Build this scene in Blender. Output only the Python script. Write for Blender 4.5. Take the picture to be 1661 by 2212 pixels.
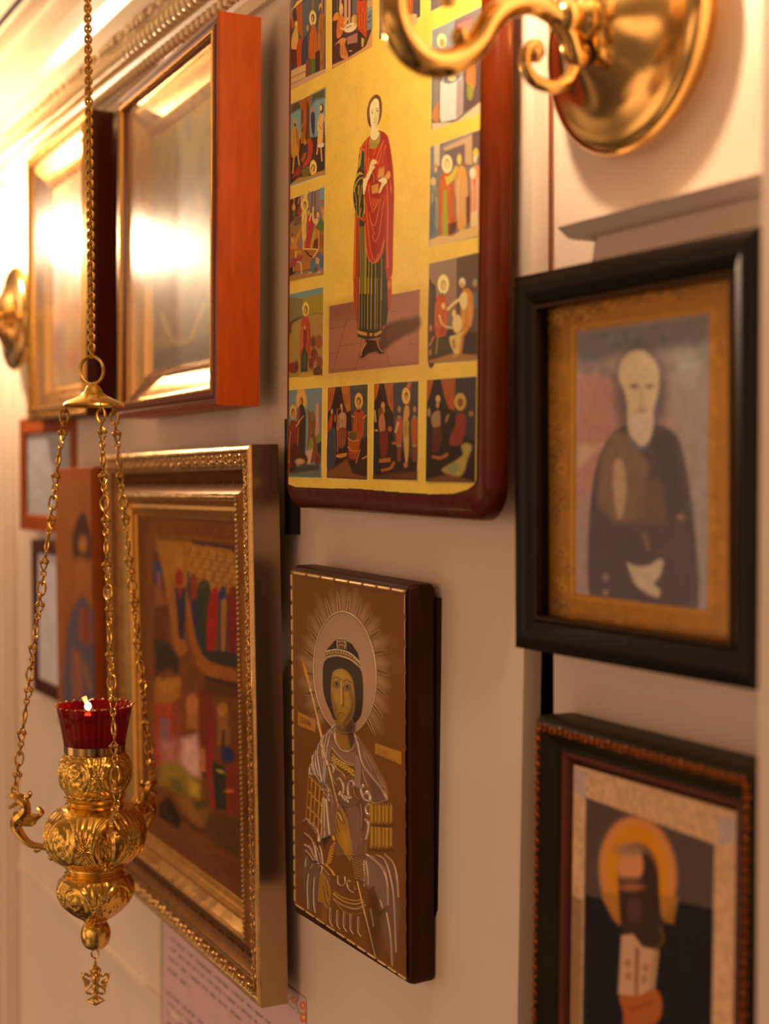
import bpy, math, random
import numpy as np
from math import sin, cos, pi, radians, atan
from mathutils import Matrix, Vector
random.seed(4)
for _o in list(bpy.data.objects): bpy.data.objects.remove(_o)
SC = bpy.context.scene
COL = SC.collection

# ------------------------------------------------------------------ camera
FPX = 50 / 36 * 2212                       # 50 mm lens, frame 36 mm tall
CX, CY = 830.5, 1106
CAM = np.array([0.0, -0.60, 1.60])         # 60 cm from the wall (plane y = 0), eye height
TH = radians(28.5); PT = atan((1106 - 1035) / FPX)
FW = np.array([-cos(TH) * cos(PT), sin(TH) * cos(PT), -sin(PT)])
RT = np.array([sin(TH), cos(TH), 0.0]); UP = np.cross(RT, FW)
cam = bpy.data.cameras.new('camera'); co = bpy.data.objects.new('camera', cam); COL.objects.link(co)
cam.sensor_fit = 'VERTICAL'; cam.sensor_height = 36; cam.sensor_width = 24; cam.lens = 50
cam.clip_start = .02; cam.clip_end = 60
m = Matrix.Identity(4)
for i in range(3):
    m[i][0], m[i][1], m[i][2], m[i][3] = RT[i], UP[i], -FW[i], CAM[i]
co.matrix_world = m
SC.camera = co
cam.dof.use_dof = True; cam.dof.focus_distance = 1.27; cam.dof.aperture_fstop = 3.6; cam.dof.aperture_blades = 0

# survey helpers: rays of the surveyed photograph met with real planes of the room
def ray(x, y): return FW + RT * (x - CX) / FPX - UP * (y - CY) / FPX
def on_y(x, y, Y):
    r = ray(x, y); return CAM + r * ((Y - CAM[1]) / r[1])
def on_x(x, y, X):
    r = ray(x, y); return CAM + r * ((X - CAM[0]) / r[0])
def project(P):
    v = np.asarray(P, float) - CAM; z = v @ FW
    return CX + FPX * (v @ RT) / z, CY - FPX * (v @ UP) / z

# ------------------------------------------------------------------ light
LAMP = (1.0, .67, .42)
w = bpy.data.worlds.new('world'); SC.world = w; w.use_nodes = True
nt = w.node_tree; nt.nodes.clear()
tc = nt.nodes.new('ShaderNodeTexCoord'); no = nt.nodes.new('ShaderNodeTexNoise'); rp = nt.nodes.new('ShaderNodeValToRGB')
bg = nt.nodes.new('ShaderNodeBackground'); wo = nt.nodes.new('ShaderNodeOutputWorld')
no.inputs['Scale'].default_value = 2.2; no.inputs['Detail'].default_value = 2
rp.color_ramp.elements[0].position = .42; rp.color_ramp.elements[0].color = (.07, .040, .024, 1)
rp.color_ramp.elements[1].position = .60; rp.color_ramp.elements[1].color = (.62, .35, .205, 1)
nt.links.new(tc.outputs['Generated'], no.inputs['Vector']); nt.links.new(no.outputs['Fac'], rp.inputs['Fac'])
sx = nt.nodes.new('ShaderNodeSeparateXYZ'); nt.links.new(tc.outputs['Generated'], sx.inputs[0])
def _m(op, a, b, clamp=False):
    n = nt.nodes.new('ShaderNodeMath'); n.operation = op; n.use_clamp = clamp
    for i, v in enumerate((a, b)):
        if isinstance(v, (int, float)): n.inputs[i].default_value = v
        else: nt.links.new(v, n.inputs[i])
    return n.outputs[0]
# the room behind the camera is lit; its two ends are dim
fy = _m('MAXIMUM', _m('MULTIPLY', sx.outputs[1], -1.0), 0.0); fy = _m('POWER', fy, 1.9)
fx = _m('ADD', _m('MULTIPLY', sx.outputs[0], -.35), 1.0); fz = _m('ADD', _m('MULTIPLY', sx.outputs[2], .6), .9)
ff = _m('ADD', _m('MULTIPLY', _m('MULTIPLY', fx, fz), _m('MULTIPLY', fy, 1.9)), .07)
sc_ = nt.nodes.new('ShaderNodeVectorMath'); sc_.operation = 'SCALE'
nt.links.new(rp.outputs['Color'], sc_.inputs[0]); nt.links.new(ff, sc_.inputs['Scale'])
nt.links.new(sc_.outputs[0], bg.inputs['Color']); nt.links.new(bg.outputs[0], wo.inputs[0])
bg.inputs['Strength'].default_value = 2.3
BULB_L = 480          # bulbs of the two sconces (mesh lights)
GLOBE_L = 17
ROOM_LAMP = (-3.9, -.93, 2.16)
SC.view_settings.view_transform = 'Standard'; SC.view_settings.look = 'None'
SC.view_settings.gamma = 1; SC.view_settings.exposure = 0.0
try: SC.view_settings.use_curve_mapping = False
except Exception: pass

# ------------------------------------------------------------------ materials
def lin(c):
    c = np.asarray(c, float) / 255.0
    return np.where(c <= .04045, c / 12.92, ((c + .055) / 1.055) ** 2.4)
MATS = {}
def mat(name, color, rough=.5, metal=0.0, var=.12, vscale=60, bump=0.0, bscale=200, coat=0.0, stretch=(1, 1, 1), spec=.5, rvar=.0, detail=5):
    """Principled material whose colour and relief come from procedural noise."""
    if name in MATS: return MATS[name]
    M = bpy.data.materials.new(name); M.use_nodes = True; t = M.node_tree; N = t.nodes; L = t.links
    b = N['Principled BSDF']; c = tuple(lin(color))
    b.inputs['Roughness'].default_value = rough; b.inputs['Metallic'].default_value = metal
    b.inputs['Coat Weight'].default_value = coat; b.inputs['Coat Roughness'].default_value = .12
    b.inputs['Specular IOR Level'].default_value = spec
    tc = N.new('ShaderNodeTexCoord'); mp = N.new('ShaderNodeMapping'); mp.inputs['Scale'].default_value = stretch
    no = N.new('ShaderNodeTexNoise'); no.inputs['Scale'].default_value = vscale; no.inputs['Detail'].default_value = detail
    r = N.new('ShaderNodeValToRGB')
    r.color_ramp.elements[0].position = .3; r.color_ramp.elements[1].position = .72
    r.color_ramp.elements[0].color = (*[v * (1 - var) for v in c], 1)
    r.color_ramp.elements[1].color = (*[min(1, v * (1 + var)) for v in c], 1)
    L.new(tc.outputs['Object'], mp.inputs['Vector']); L.new(mp.outputs[0], no.inputs['Vector'])
    L.new(no.outputs['Fac'], r.inputs['Fac']); L.new(r.outputs['Color'], b.inputs['Base Color'])
    if rvar:
        mr = N.new('ShaderNodeMapRange'); mr.inputs['To Min'].default_value = max(.02, rough - rvar); mr.inputs['To Max'].default_value = rough + rvar
        L.new(no.outputs['Fac'], mr.inputs['Value']); L.new(mr.outputs[0], b.inputs['Roughness'])
    if bump:
        n2 = N.new('ShaderNodeTexNoise'); n2.inputs['Scale'].default_value = bscale; n2.inputs['Detail'].default_value = 4
        bp = N.new('ShaderNodeBump'); bp.inputs['Strength'].default_value = bump; bp.inputs['Distance'].default_value = .002
        L.new(mp.outputs[0], n2.inputs['Vector']); L.new(n2.outputs['Fac'], bp.inputs['Height']); L.new(bp.outputs[0], b.inputs['Normal'])
    MATS[name] = M
    return M
def paint_mat(name, rough=.5, metal=0.0, coat=0.0, spec=.5, crough=.15, bump=0.0, metal_att=False):
    """Painted surface: colour from the picture's own colour attribute, with fine procedural mottling."""
    if name in MATS: return MATS[name]
    M = bpy.data.materials.new(name); M.use_nodes = True; t = M.node_tree; N = t.nodes; L = t.links
    b = N['Principled BSDF']; a = N.new('ShaderNodeAttribute'); a.attribute_name = 'Col'
    tc = N.new('ShaderNodeTexCoord'); no = N.new('ShaderNodeTexNoise'); no.inputs['Scale'].default_value = 900; no.inputs['Detail'].default_value = 3
    mr = N.new('ShaderNodeMapRange'); mr.inputs['To Min'].default_value = .9; mr.inputs['To Max'].default_value = 1.1
    mx = N.new('ShaderNodeVectorMath'); mx.operation = 'SCALE'
    L.new(tc.outputs['Object'], no.inputs['Vector']); L.new(no.outputs['Fac'], mr.inputs['Value'])
    L.new(a.outputs['Color'], mx.inputs[0]); L.new(mr.outputs[0], mx.inputs['Scale']); L.new(mx.outputs[0], b.inputs['Base Color'])
    b.inputs['Roughness'].default_value = rough; b.inputs['Metallic'].default_value = metal
    b.inputs['Specular IOR Level'].default_value = spec
    b.inputs['Coat Weight'].default_value = coat; b.inputs['Coat Roughness'].default_value = crough
    if metal_att: L.new(a.outputs['Alpha'], b.inputs['Metallic'])
    if bump:
        bp = N.new('ShaderNodeBump'); bp.inputs['Strength'].default_value = bump; bp.inputs['Distance'].default_value = .0008
        L.new(no.outputs['Fac'], bp.inputs['Height']); L.new(bp.outputs[0], b.inputs['Normal'])
    MATS[name] = M
    return M
def glass_mat(name, rough=.1, tint=(1, 1, 1), strength=1.0):
    """Thin pane: clear, with Fresnel reflection."""
    if name in MATS: return MATS[name]
    M = bpy.data.materials.new(name); M.use_nodes = True; t = M.node_tree; N = t.nodes; L = t.links
    N.remove(N['Principled BSDF']); out = N['Material Output']
    tr = N.new('ShaderNodeBsdfTransparent'); tr.inputs[0].default_value = (*tint, 1)
    gl = N.new('ShaderNodeBsdfGlossy'); gl.inputs['Roughness'].default_value = rough
    tc = N.new('ShaderNodeTexCoord'); no = N.new('ShaderNodeTexNoise'); no.inputs['Scale'].default_value = 14
    mr = N.new('ShaderNodeMapRange'); mr.inputs['To Min'].default_value = rough * .7; mr.inputs['To Max'].default_value = rough * 1.4
    L.new(tc.outputs['Object'], no.inputs['Vector']); L.new(no.outputs['Fac'], mr.inputs['Value']); L.new(mr.outputs[0], gl.inputs['Roughness'])
    lw = N.new('ShaderNodeLayerWeight'); lw.inputs['Blend'].default_value = .5
    pw = N.new('ShaderNodeMath'); pw.operation = 'POWER'; pw.inputs[1].default_value = 5; L.new(lw.outputs['Facing'], pw.inputs[0])
    fr = N.new('ShaderNodeMath'); fr.operation = 'MULTIPLY_ADD'; fr.inputs[1].default_value = .96; fr.inputs[2].default_value = .04; L.new(pw.outputs[0], fr.inputs[0])
    mu = N.new('ShaderNodeMath'); mu.operation = 'MULTIPLY'; mu.inputs[1].default_value = strength; mu.use_clamp = True
    mx = N.new('ShaderNodeMixShader')
    L.new(fr.outputs[0], mu.inputs[0]); L.new(mu.outputs[0], mx.inputs[0]); L.new(tr.outputs[0], mx.inputs[1]); L.new(gl.outputs[0], mx.inputs[2])
    L.new(mx.outputs[0], out.inputs[0]); MATS[name] = M
    return M
def emit_mat(name, color, strength):
    if name in MATS: return MATS[name]
    M = bpy.data.materials.new(name); M.use_nodes = True; t = M.node_tree; N = t.nodes; L = t.links
    b = N['Principled BSDF']; b.inputs['Base Color'].default_value = (*color, 1)
    b.inputs['Emission Color'].default_value = (*color, 1); b.inputs['Emission Strength'].default_value = strength
    MATS[name] = M
    return M

# ------------------------------------------------------------------ mesh building
class MB:
    def __init__(s): s.v = []; s.f = []
    def add(s, vs, fs):
        b = len(s.v); s.v += [tuple(map(float, p)) for p in vs]; s.f += [tuple(b + i for i in f) for f in fs]
    def box(s, x0, x1, y0, y1, z0, z1):
        s.add([(x0, y0, z0), (x1, y0, z0), (x1, y1, z0), (x0, y1, z0), (x0, y0, z1), (x1, y0, z1), (x1, y1, z1), (x0, y1, z1)],
              [(0, 3, 2, 1), (4, 5, 6, 7), (0, 1, 5, 4), (1, 2, 6, 5), (2, 3, 7, 6), (3, 0, 4, 7)])
    def lathe(s, prof, n=32, axis='z', c=(0, 0, 0), disp=None):
        """prof: (radius, along axis)"""
        vs = []; fs = []; P = len(prof)
        for i in range(n):
            a = 2 * pi * i / n
            for r, h in prof:
                if axis == 'z': vs.append((c[0] + r * cos(a), c[1] + r * sin(a), c[2] + h))
                else: vs.append((c[0] + r * cos(a), c[1] + h, c[2] + r * sin(a)))
        for i in range(n):
            j = (i + 1) % n
            for k in range(P - 1): fs.append((i * P + k, j * P + k, j * P + k + 1, i * P + k + 1))
        s.add(vs, fs)
    def tube(s, pts, rad, n=8, closed=False, flat=1.0, up=None):
        pts = [np.array(p, float) for p in pts]; K = len(pts)
        rs = rad if hasattr(rad, '__len__') else [rad] * K
        T = []
        for i in range(K):
            a = pts[(i - 1) % K] if closed else pts[max(i - 1, 0)]; b = pts[(i + 1) % K] if closed else pts[min(i + 1, K - 1)]
            d = b - a; T.append(d / (np.linalg.norm(d) + 1e-12))
        ref = np.array(up, float) if up is not None else (np.array([0, 0, 1.]) if abs(T[0][2]) < .9 else np.array([1., 0, 0]))
        vs = []; fs = []
        Nn = np.cross(T[0], ref); Nn /= np.linalg.norm(Nn)
        for i in range(K):
            Nn = Nn - T[i] * (Nn @ T[i]); Nn /= (np.linalg.norm(Nn) + 1e-12); B = np.cross(T[i], Nn)
            for k in range(n):
                a = 2 * pi * k / n; vs.append(pts[i] + rs[i] * (cos(a) * Nn * flat + sin(a) * B))
        for i in range(K if closed else K - 1):
            j = (i + 1) % K
            for k in range(n): fs.append((i * n + k, i * n + (k + 1) % n, j * n + (k + 1) % n, j * n + k))
        if not closed: fs.append(tuple(range(n))[::-1]); fs.append(tuple((K - 1) * n + k for k in range(n)))
        s.add(vs, fs)
    def ball(s, c, r, nu=10, nv=7, scale=(1, 1, 1)):
        vs = [(c[0], c[1], c[2] + r * scale[2]), (c[0], c[1], c[2] - r * scale[2])]; fs = []
        for j in range(1, nv):
            a = pi * j / nv
            for i in range(nu):
                b = 2 * pi * i / nu; vs.append((c[0] + r * sin(a) * cos(b) * scale[0], c[1] + r * sin(a) * sin(b) * scale[1], c[2] + r * cos(a) * scale[2]))
        idx = lambda j, i: 2 + (j - 1) * nu + i % nu
        for i in range(nu):
            fs.append((0, idx(1, i), idx(1, i + 1))); fs.append((1, idx(nv - 1, i + 1), idx(nv - 1, i)))
            for j in range(1, nv - 1): fs.append((idx(j, i), idx(j + 1, i), idx(j + 1, i + 1), idx(j, i + 1)))
        s.add(vs, fs)
    def build(s, name, material, parent=None, smooth=True, fix=True):
        me = bpy.data.meshes.new(name); me.from_pydata(s.v, [], s.f); me.materials.append(material)
        if fix:
            import bmesh
            bm = bmesh.new(); bm.from_mesh(me); bmesh.ops.recalc_face_normals(bm, faces=bm.faces); bm.to_mesh(me); bm.free()
        if smooth:
            me.polygons.foreach_set('use_smooth', [True] * len(me.polygons))
            try: me.set_sharp_from_angle(angle=radians(38))
            except Exception: pass
        me.update()
        o = bpy.data.objects.new(name, me); COL.objects.link(o)
        if parent: o.parent = parent
        return o
def tag(o, label=None, cat=None, group=None, kind=None):
    if label: o['label'] = label
    if cat: o['category'] = cat
    if group: o['group'] = group
    if kind: o['kind'] = kind
    return o
def thing(name, label, cat, c, angles=(0, 0, 0), group=None):
    """Empty at the item's place; local x along its width, z up, face looking along -y."""
    ya, pi_, ro = [radians(a) for a in angles]
    M = Matrix.Translation(c) @ Matrix.Rotation(ya, 4, 'Z') @ Matrix.Rotation(pi_, 4, 'X') @ Matrix.Rotation(ro, 4, 'Y')
    o = bpy.data.objects.new(name, None); COL.objects.link(o); o.matrix_world = M; o.empty_display_size = .02
    o['M'] = [v for r in M for v in r]
    tag(o, label, cat, group)
    return o
def M_of(o): return np.array(list(o['M'])).reshape(4, 4)
def struct(name, mb, m, smooth=False): return tag(mb.build(name, m, smooth=smooth), kind='structure')
def cr(pts, n=6, closed=False):
    """Catmull-Rom through points"""
    P = [np.array(p, float) for p in pts]; K = len(P); out = []
    for i in range(K if closed else K - 1):
        if closed: a, b, c, d = P[(i - 1) % K], P[i], P[(i + 1) % K], P[(i + 2) % K]
        else: a, b, c, d = P[max(i - 1, 0)], P[i], P[i + 1], P[min(i + 2, K - 1)]
        for k in range(n):
            t = k / n; out.append(.5 * (2 * b + (c - a) * t + (2 * a - 5 * b + 4 * c - d) * t * t + (3 * b - a - 3 * c + d) * t ** 3))
    if not closed: out.append(P[-1])
    return out

# frame mouldings -----------------------------------------------------------
def moulding(parent, name, w, h, prof, m, smooth=True, seg=1):
    """prof: (inset from the outer edge, height in front of the face plane); mitred round a w x h rectangle."""
    mb = MB(); vs = []; fs = []; K = len(prof)
    for ins, d in prof:
        a, b = w / 2 - ins, h / 2 - ins
        vs += [(-a, -d, b), (a, -d, b), (a, -d, -b), (-a, -d, -b)]
    for k in range(K - 1):
        for i in range(4):
            j = (i + 1) % 4; fs.append((k * 4 + i, k * 4 + j, (k + 1) * 4 + j, (k + 1) * 4 + i))
    # separate corner vertices so that the mitres stay crisp
    V = []; F = []
    for f in fs:
        F.append(tuple(range(len(V), len(V) + 4))); V += [vs[i] for i in f]
    me_pts = {}
    V2 = []; F2 = []
    for fi, f in enumerate(fs):
        side = fi % 4; g = []
        for i in f:
            key = (side, i)
            if key not in me_pts: me_pts[key] = len(V2); V2.append(vs[i])
            g.append(me_pts[key])
        F2.append(tuple(g))
    mb.add(V2, F2)
    o = mb.build(name, m, parent, smooth=smooth, fix=False)
    o.data.flip_normals()
    return o
def back_panel(parent, w, h, y, t, m, name='backing'):
    mb = MB(); mb.box(-w / 2, w / 2, y, y + t, -h / 2, h / 2); return mb.build(name, m, parent, smooth=False)
def around(w, h, inset, step):
    """points and tangents round a rectangle"""
    a, b = w / 2 - inset, h / 2 - inset; out = []
    for (p, q) in (((-a, b), (a, b)), ((a, b), (a, -b)), ((a, -b), (-a, -b)), ((-a, -b), (-a, b))):
        p = np.array(p); q = np.array(q); L = np.linalg.norm(q - p); n = max(1, int(L / step)); t = (q - p) / L
        for i in range(n): out.append((p + t * L * (i + .5) / n, t, i))
    return out
def bead_row(mb, w, h, inset, d, step, r, long=1.0, nu=8, nv=5):
    for p, t, i in around(w, h, inset, step):
        sx = long if abs(t[0]) > .5 else 1; sz = long if abs(t[1]) > .5 else 1
        mb.ball((p[0], -d, p[1]), r, nu, nv, (sx, 1, sz))
def scroll_row(mb, w, h, inset, d, step, size, r):
    """running scroll and shell ornament"""
    for p, t, i in around(w, h, inset, step):
        n = np.array([-t[1], t[0]])
        def P(u, v, e=0): q = p + t * u * size + n * v * size; return (q[0], -d - e, q[1])
        if i % 3 == 2:
            for k in (-1, 0, 1): mb.tube([P(-.5, 0), P(-.1, k * .35, r * .6), P(.5, k * .8, 0)], [r * .5, r * .9, r * .4], 5)
        else:
            s = 1 if i % 3 == 0 else -1
            mb.tube(cr([P(-.7, -.6 * s), P(0, -.75 * s, r * .5), P(.55, -.1 * s, r * .7), P(.15, .5 * s, r * .7), P(-.35, .3 * s, r * .5), P(-.1, -.1 * s, r * .4)], 2), r * .7, 5)
            mb.ball(P(-.75, .5 * s), r * .8, 6, 4)
# ------------------------------------------------------------------ painted pictures
class Paint:
    """A picture painted into the colour attribute of a fine grid on its own board plane.
    Strokes are given in surveyed picture coordinates and laid on the board."""
    def __init__(s, parent, x0, x1, z0, z1, y, nx, nz, light=(1, .72, .42), base=(200, 170, 120)):
        s.o = parent; s.M = M_of(parent); s.Mi = np.linalg.inv(s.M); s.y = y
        s.x0, s.x1, s.z0, s.z1, s.nx, s.nz = x0, x1, z0, z1, nx, nz
        gx, gz = np.meshgrid(np.linspace(x0, x1, nx), np.linspace(z1, z0, nz))
        s.gx, s.gz = gx, gz
        P = np.stack([gx, np.full_like(gx, y), gz, np.ones_like(gx)], -1) @ s.M.T
        v = P[..., :3] - CAM; z = v @ FW
        s.X = CX + FPX * (v @ RT) / z; s.Y = CY - FPX * (v @ UP) / z
        s.L = np.array(light); s.rgb = np.empty((nz, nx, 3)); s.rgb[:] = s.alb(base)
        s.h = np.zeros((nz, nx)); s.metal = np.zeros((nz, nx)); s.rng = np.random.RandomState(7)
    def alb(s, c): return np.clip(lin(c) / s.L, .003, .9)
    def win(s, xa, xb, ya, yb):
        ii = []; 
        for p in ((xa, ya), (xb, ya), (xa, yb), (xb, yb)):
            r = ray(*p); a = s.Mi[:3, :3] @ r; b = s.Mi[:3, :3] @ CAM + s.Mi[:3, 3]
            t = (s.y - b[1]) / a[1]; q = b + a * t
            ii.append(((q[0] - s.x0) / (s.x1 - s.x0) * (s.nx - 1), (s.z1 - q[2]) / (s.z1 - s.z0) * (s.nz - 1)))
        xs = [i[0] for i in ii]; ys = [i[1] for i in ii]
        return (slice(max(0, int(min(ys)) - 2), max(0, min(s.nz, int(max(ys)) + 3))), slice(max(0, int(min(xs)) - 2), max(0, min(s.nx, int(max(xs)) + 3))))
    def _put(s, w, cov, c, a, hgt=0, metal=None):
        cov = cov * a
        if c is not None:
            col = s.alb(c) if not callable(c) else c
            s.rgb[w] = s.rgb[w] * (1 - cov[..., None]) + col * cov[..., None]
        if hgt: s.h[w] = s.h[w] + hgt * cov
        if metal is not None: s.metal[w] = s.metal[w] * (1 - cov) + metal * cov
    def poly(s, pts, c, a=1, soft=.7, hgt=0, metal=None, smooth=False):
        P = np.array(cr(pts, 5, True) if smooth else pts, float); e = soft + 1
        w = s.win(P[:, 0].min() - e, P[:, 0].max() + e, P[:, 1].min() - e, P[:, 1].max() + e)
        X, Y = s.X[w], s.Y[w]
        if X.size == 0: return
        ins = np.zeros(X.shape, bool); D = np.full(X.shape, 1e9)
        for i in range(len(P)):
            x1, y1 = P[i]; x2, y2 = P[(i + 1) % len(P)]
            if y1 != y2:
                cnd = (y1 > Y) != (y2 > Y); xi = (x2 - x1) * (Y - y1) / (y2 - y1) + x1; ins ^= cnd & (X < xi)
            dx, dy = x2 - x1, y2 - y1; t = np.clip(((X - x1) * dx + (Y - y1) * dy) / (dx * dx + dy * dy + 1e-9), 0, 1)
            D = np.minimum(D, np.hypot(X - x1 - t * dx, Y - y1 - t * dy))
        sd = np.where(ins, D, -D); cov = np.clip(.5 + sd / (2 * soft), 0, 1)
        s._put(w, cov, c, a, hgt, metal)
    def ell(s, cx, cy, rx, ry, c, a=1, soft=.7, rot=0, hgt=0, metal=None, dome=0):
        R = max(rx, ry) + soft + 1; w = s.win(cx - R, cx + R, cy - R, cy + R); X, Y = s.X[w] - cx, s.Y[w] - cy
        if X.size == 0: return
        k = radians(rot); u = X * cos(k) + Y * sin(k); v = -X * sin(k) + Y * cos(k)
        q = np.sqrt((u / rx) ** 2 + (v / ry) ** 2); cov = np.clip(.5 + (1 - q) * min(rx, ry) / (2 * soft), 0, 1)
        s._put(w, cov, c, a, hgt, metal)
        if dome: s.h[w] = s.h[w] + dome * np.sqrt(np.clip(1 - q * q, 0, 1))
    def line(s, pts, wd, c, a=1, soft=.6, hgt=0, smooth=True, closed=False, metal=None, taper=False):
        P = np.array(cr(pts, 5, closed) if (smooth and len(pts) > 2) else pts, float)
        if closed: P = np.vstack([P, P[:1]])
        ww = np.broadcast_to(np.asarray(wd, float), (1,)) if not hasattr(wd, '__len__') else np.array(wd, float)
        W = np.interp(np.linspace(0, 1, len(P)), np.linspace(0, 1, len(ww)), ww) if len(ww) > 1 else np.full(len(P), float(ww[0]))
        if taper: W = W * np.sin(np.linspace(.25, pi - .25, len(P)))
        e = W.max() + soft + 1
        w = s.win(P[:, 0].min() - e, P[:, 0].max() + e, P[:, 1].min() - e, P[:, 1].max() + e); X, Y = s.X[w], s.Y[w]
        if X.size == 0: return
        D = np.full(X.shape, -1e9); 
        for i in range(len(P) - 1):
            x1, y1 = P[i]; dx, dy = P[i + 1] - P[i]; t = np.clip(((X - x1) * dx + (Y - y1) * dy) / (dx * dx + dy * dy + 1e-9), 0, 1)
            D = np.maximum(D, (W[i] + (W[i + 1] - W[i]) * t) / 2 - np.hypot(X - x1 - t * dx, Y - y1 - t * dy))
        cov = np.clip(.5 + D / (2 * soft), 0, 1)
        if hgt:
            wm = max(W.max() / 2, .5); s.h[w] = s.h[w] + hgt * np.sqrt(np.clip(D / wm, 0, 1)) * a
        s._put(w, cov, c, a, 0, metal)
    def dots(s, pts, r, c, a=1, n=None, hgt=0):
        P = cr(pts, 40); L = np.cumsum([0] + [np.linalg.norm(P[i + 1] - P[i]) for i in range(len(P) - 1)])
        for k in range(n):
            d = L[-1] * (k + .5) / n; i = min(np.searchsorted(L, d), len(P) - 1); s.ell(P[i][0], P[i][1], r, r * 1.2, c, a, .5, dome=hgt)
    def mottle(s, amt=.15, cell=(6, 6), where=None):
        """brush variation"""
        gh, gw = int(s.nz / cell[1]) + 3, int(s.nx / cell[0]) + 3; g = s.rng.rand(gh, gw) * 2 - 1
        yy, xx = np.linspace(0, gh - 2.01, s.nz), np.linspace(0, gw - 2.01, s.nx); yi, xi = yy.astype(int), xx.astype(int)
        fy, fx = (yy - yi)[:, None], (xx - xi)[None]; fy = fy * fy * (3 - 2 * fy); fx = fx * fx * (3 - 2 * fx)
        v = g[yi][:, xi] * (1 - fy) * (1 - fx) + g[yi + 1][:, xi] * fy * (1 - fx) + g[yi][:, xi + 1] * (1 - fy) * fx + g[yi + 1][:, xi + 1] * fy * fx
        k = 1 + amt * v
        if where is not None: k = 1 + (k - 1) * where
        s.rgb *= k[..., None]
    def folds(s, box, c, n, wd=1, a=.6, slope=0):
        x0, x1, y0, y1 = box
        for k in range(n):
            x = x0 + (x1 - x0) * (k + .5 + (s.rng.rand() - .5) * .7) / n; a0 = y0 + (y1 - y0) * s.rng.rand() * .4; b0 = y1 - (y1 - y0) * s.rng.rand() * .25
            s.line([(x, a0), (x + (s.rng.rand() - .5) * 3, (a0 + b0) / 2), (x + slope * (b0 - a0), b0)], wd * (.6 + .8 * s.rng.rand()), c, a, .5)
    def figure(s, cx, top, bot, wd, robe, skin=(215, 150, 80), hair=(80, 40, 15), halo=None, inner=None, light=None, lean=0, hs=1.0, head=None):
        """a small standing robed figure"""
        H = bot - top; hr = wd * .24 * hs; hh = H * .06 * hs + 2; hx = cx + lean; hy = top + hh
        if halo: s.ell(hx, hy + hh * .2, hr * 2.1, hh * 2.1, halo); s.ell(hx, hy + hh * .2, hr * 1.9, hh * 1.9, [min(255, v * 1.06) for v in halo])
        s.ell(hx, hy, hr * 1.15, hh * 1.2, hair); s.ell(hx - hr * .1, hy + hh * .15, hr * .8, hh * .95, skin)
        sh = hy + hh * 1.3
        s.poly([(hx - hr * .5, hy + hh * .8), (hx + hr * .5, hy + hh * .8), (hx + hr * .6, sh + 2), (hx - hr * .6, sh + 2)], skin)
        body = [(hx - wd * .2, sh), (cx - wd * .46, sh + H * .10), (cx - wd * .5, sh + H * .35), (cx - wd * .42, bot - H * .06), (cx - wd * .3, bot), (cx + wd * .3, bot), (cx + wd * .44, bot - H * .06), (cx + wd * .5, sh + H * .35), (cx + wd * .44, sh + H * .1), (hx + wd * .22, sh)]
        s.poly(body, robe, smooth=True)
        if inner: s.poly([(cx - wd * .2, sh + H * .1), (cx + wd * .12, sh + H * .1), (cx + wd * .25, bot - 1), (cx - wd * .25, bot - 1)], inner)
        lt = light or [min(255, v * 1.35 + 15) for v in robe]; dk = [v * .55 for v in robe]
        s.folds((cx - wd * .4, cx + wd * .4, sh + 3, bot - 2), dk, 5, max(.8, wd * .05), .7); s.folds((cx - wd * .4, cx + wd * .4, sh + 2, bot - 3), lt, 4, max(.7, wd * .04), .7)
        s.ell(cx - wd * .12, sh + H * .2, wd * .1, H * .03, skin); s.line([(cx - wd * .4, sh + H * .25), (cx - wd * .1, sh + H * .2)], wd * .1, lt, .7)
    def panel(s, q, c, border=None):
        """q: tl,tr,br,bl"""
        if border: 
            s.line(q, 1.6, border, smooth=False, closed=True)
        s.poly(q, c, soft=.5)
    def finish(s, name, m, parent=None, mask=None, scale=1.0, edge=0.0, metal=False):
        nz, nx = s.nz, s.nx
        v = np.stack([s.gx, s.y - s.h * scale, s.gz], -1).reshape(-1, 3)
        idx = np.arange(nz * nx).reshape(nz, nx)
        q = np.stack([idx[:-1, :-1], idx[1:, :-1], idx[1:, 1:], idx[:-1, 1:]], -1).reshape(-1, 4)
        if mask is not None:
            mk = (mask[:-1, :-1] & mask[1:, :-1] & mask[1:, 1:] & mask[:-1, 1:]).reshape(-1); q = q[mk]
            used = np.unique(q); re = np.full(nz * nx, -1); re[used] = np.arange(len(used)); q = re[q]; v = v[used]
        else: used = np.arange(nz * nx)
        me = bpy.data.meshes.new(name); me.vertices.add(len(v)); me.vertices.foreach_set('co', v.ravel().astype(np.float32))
        me.loops.add(q.size); me.loops.foreach_set('vertex_index', q.ravel().astype(np.int32))
        me.polygons.add(len(q)); me.polygons.foreach_set('loop_start', (np.arange(len(q)) * 4).astype(np.int32))
        me.polygons.foreach_set('loop_total', np.full(len(q), 4, np.int32)); me.polygons.foreach_set('use_smooth', np.full(len(q), True))
        me.update(); me.validate()
        at = me.color_attributes.new('Col', 'FLOAT_COLOR', 'POINT')
        al = s.metal if metal else np.ones((nz, nx))
        c = np.concatenate([np.clip(s.rgb, 0, 1), al[..., None]], -1).reshape(-1, 4)[used]
        at.data.foreach_set('color', c.ravel().astype(np.float32))
        me.materials.append(m)
        o = bpy.data.objects.new(name, me); COL.objects.link(o); o.parent = parent or s.o
        return o
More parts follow.
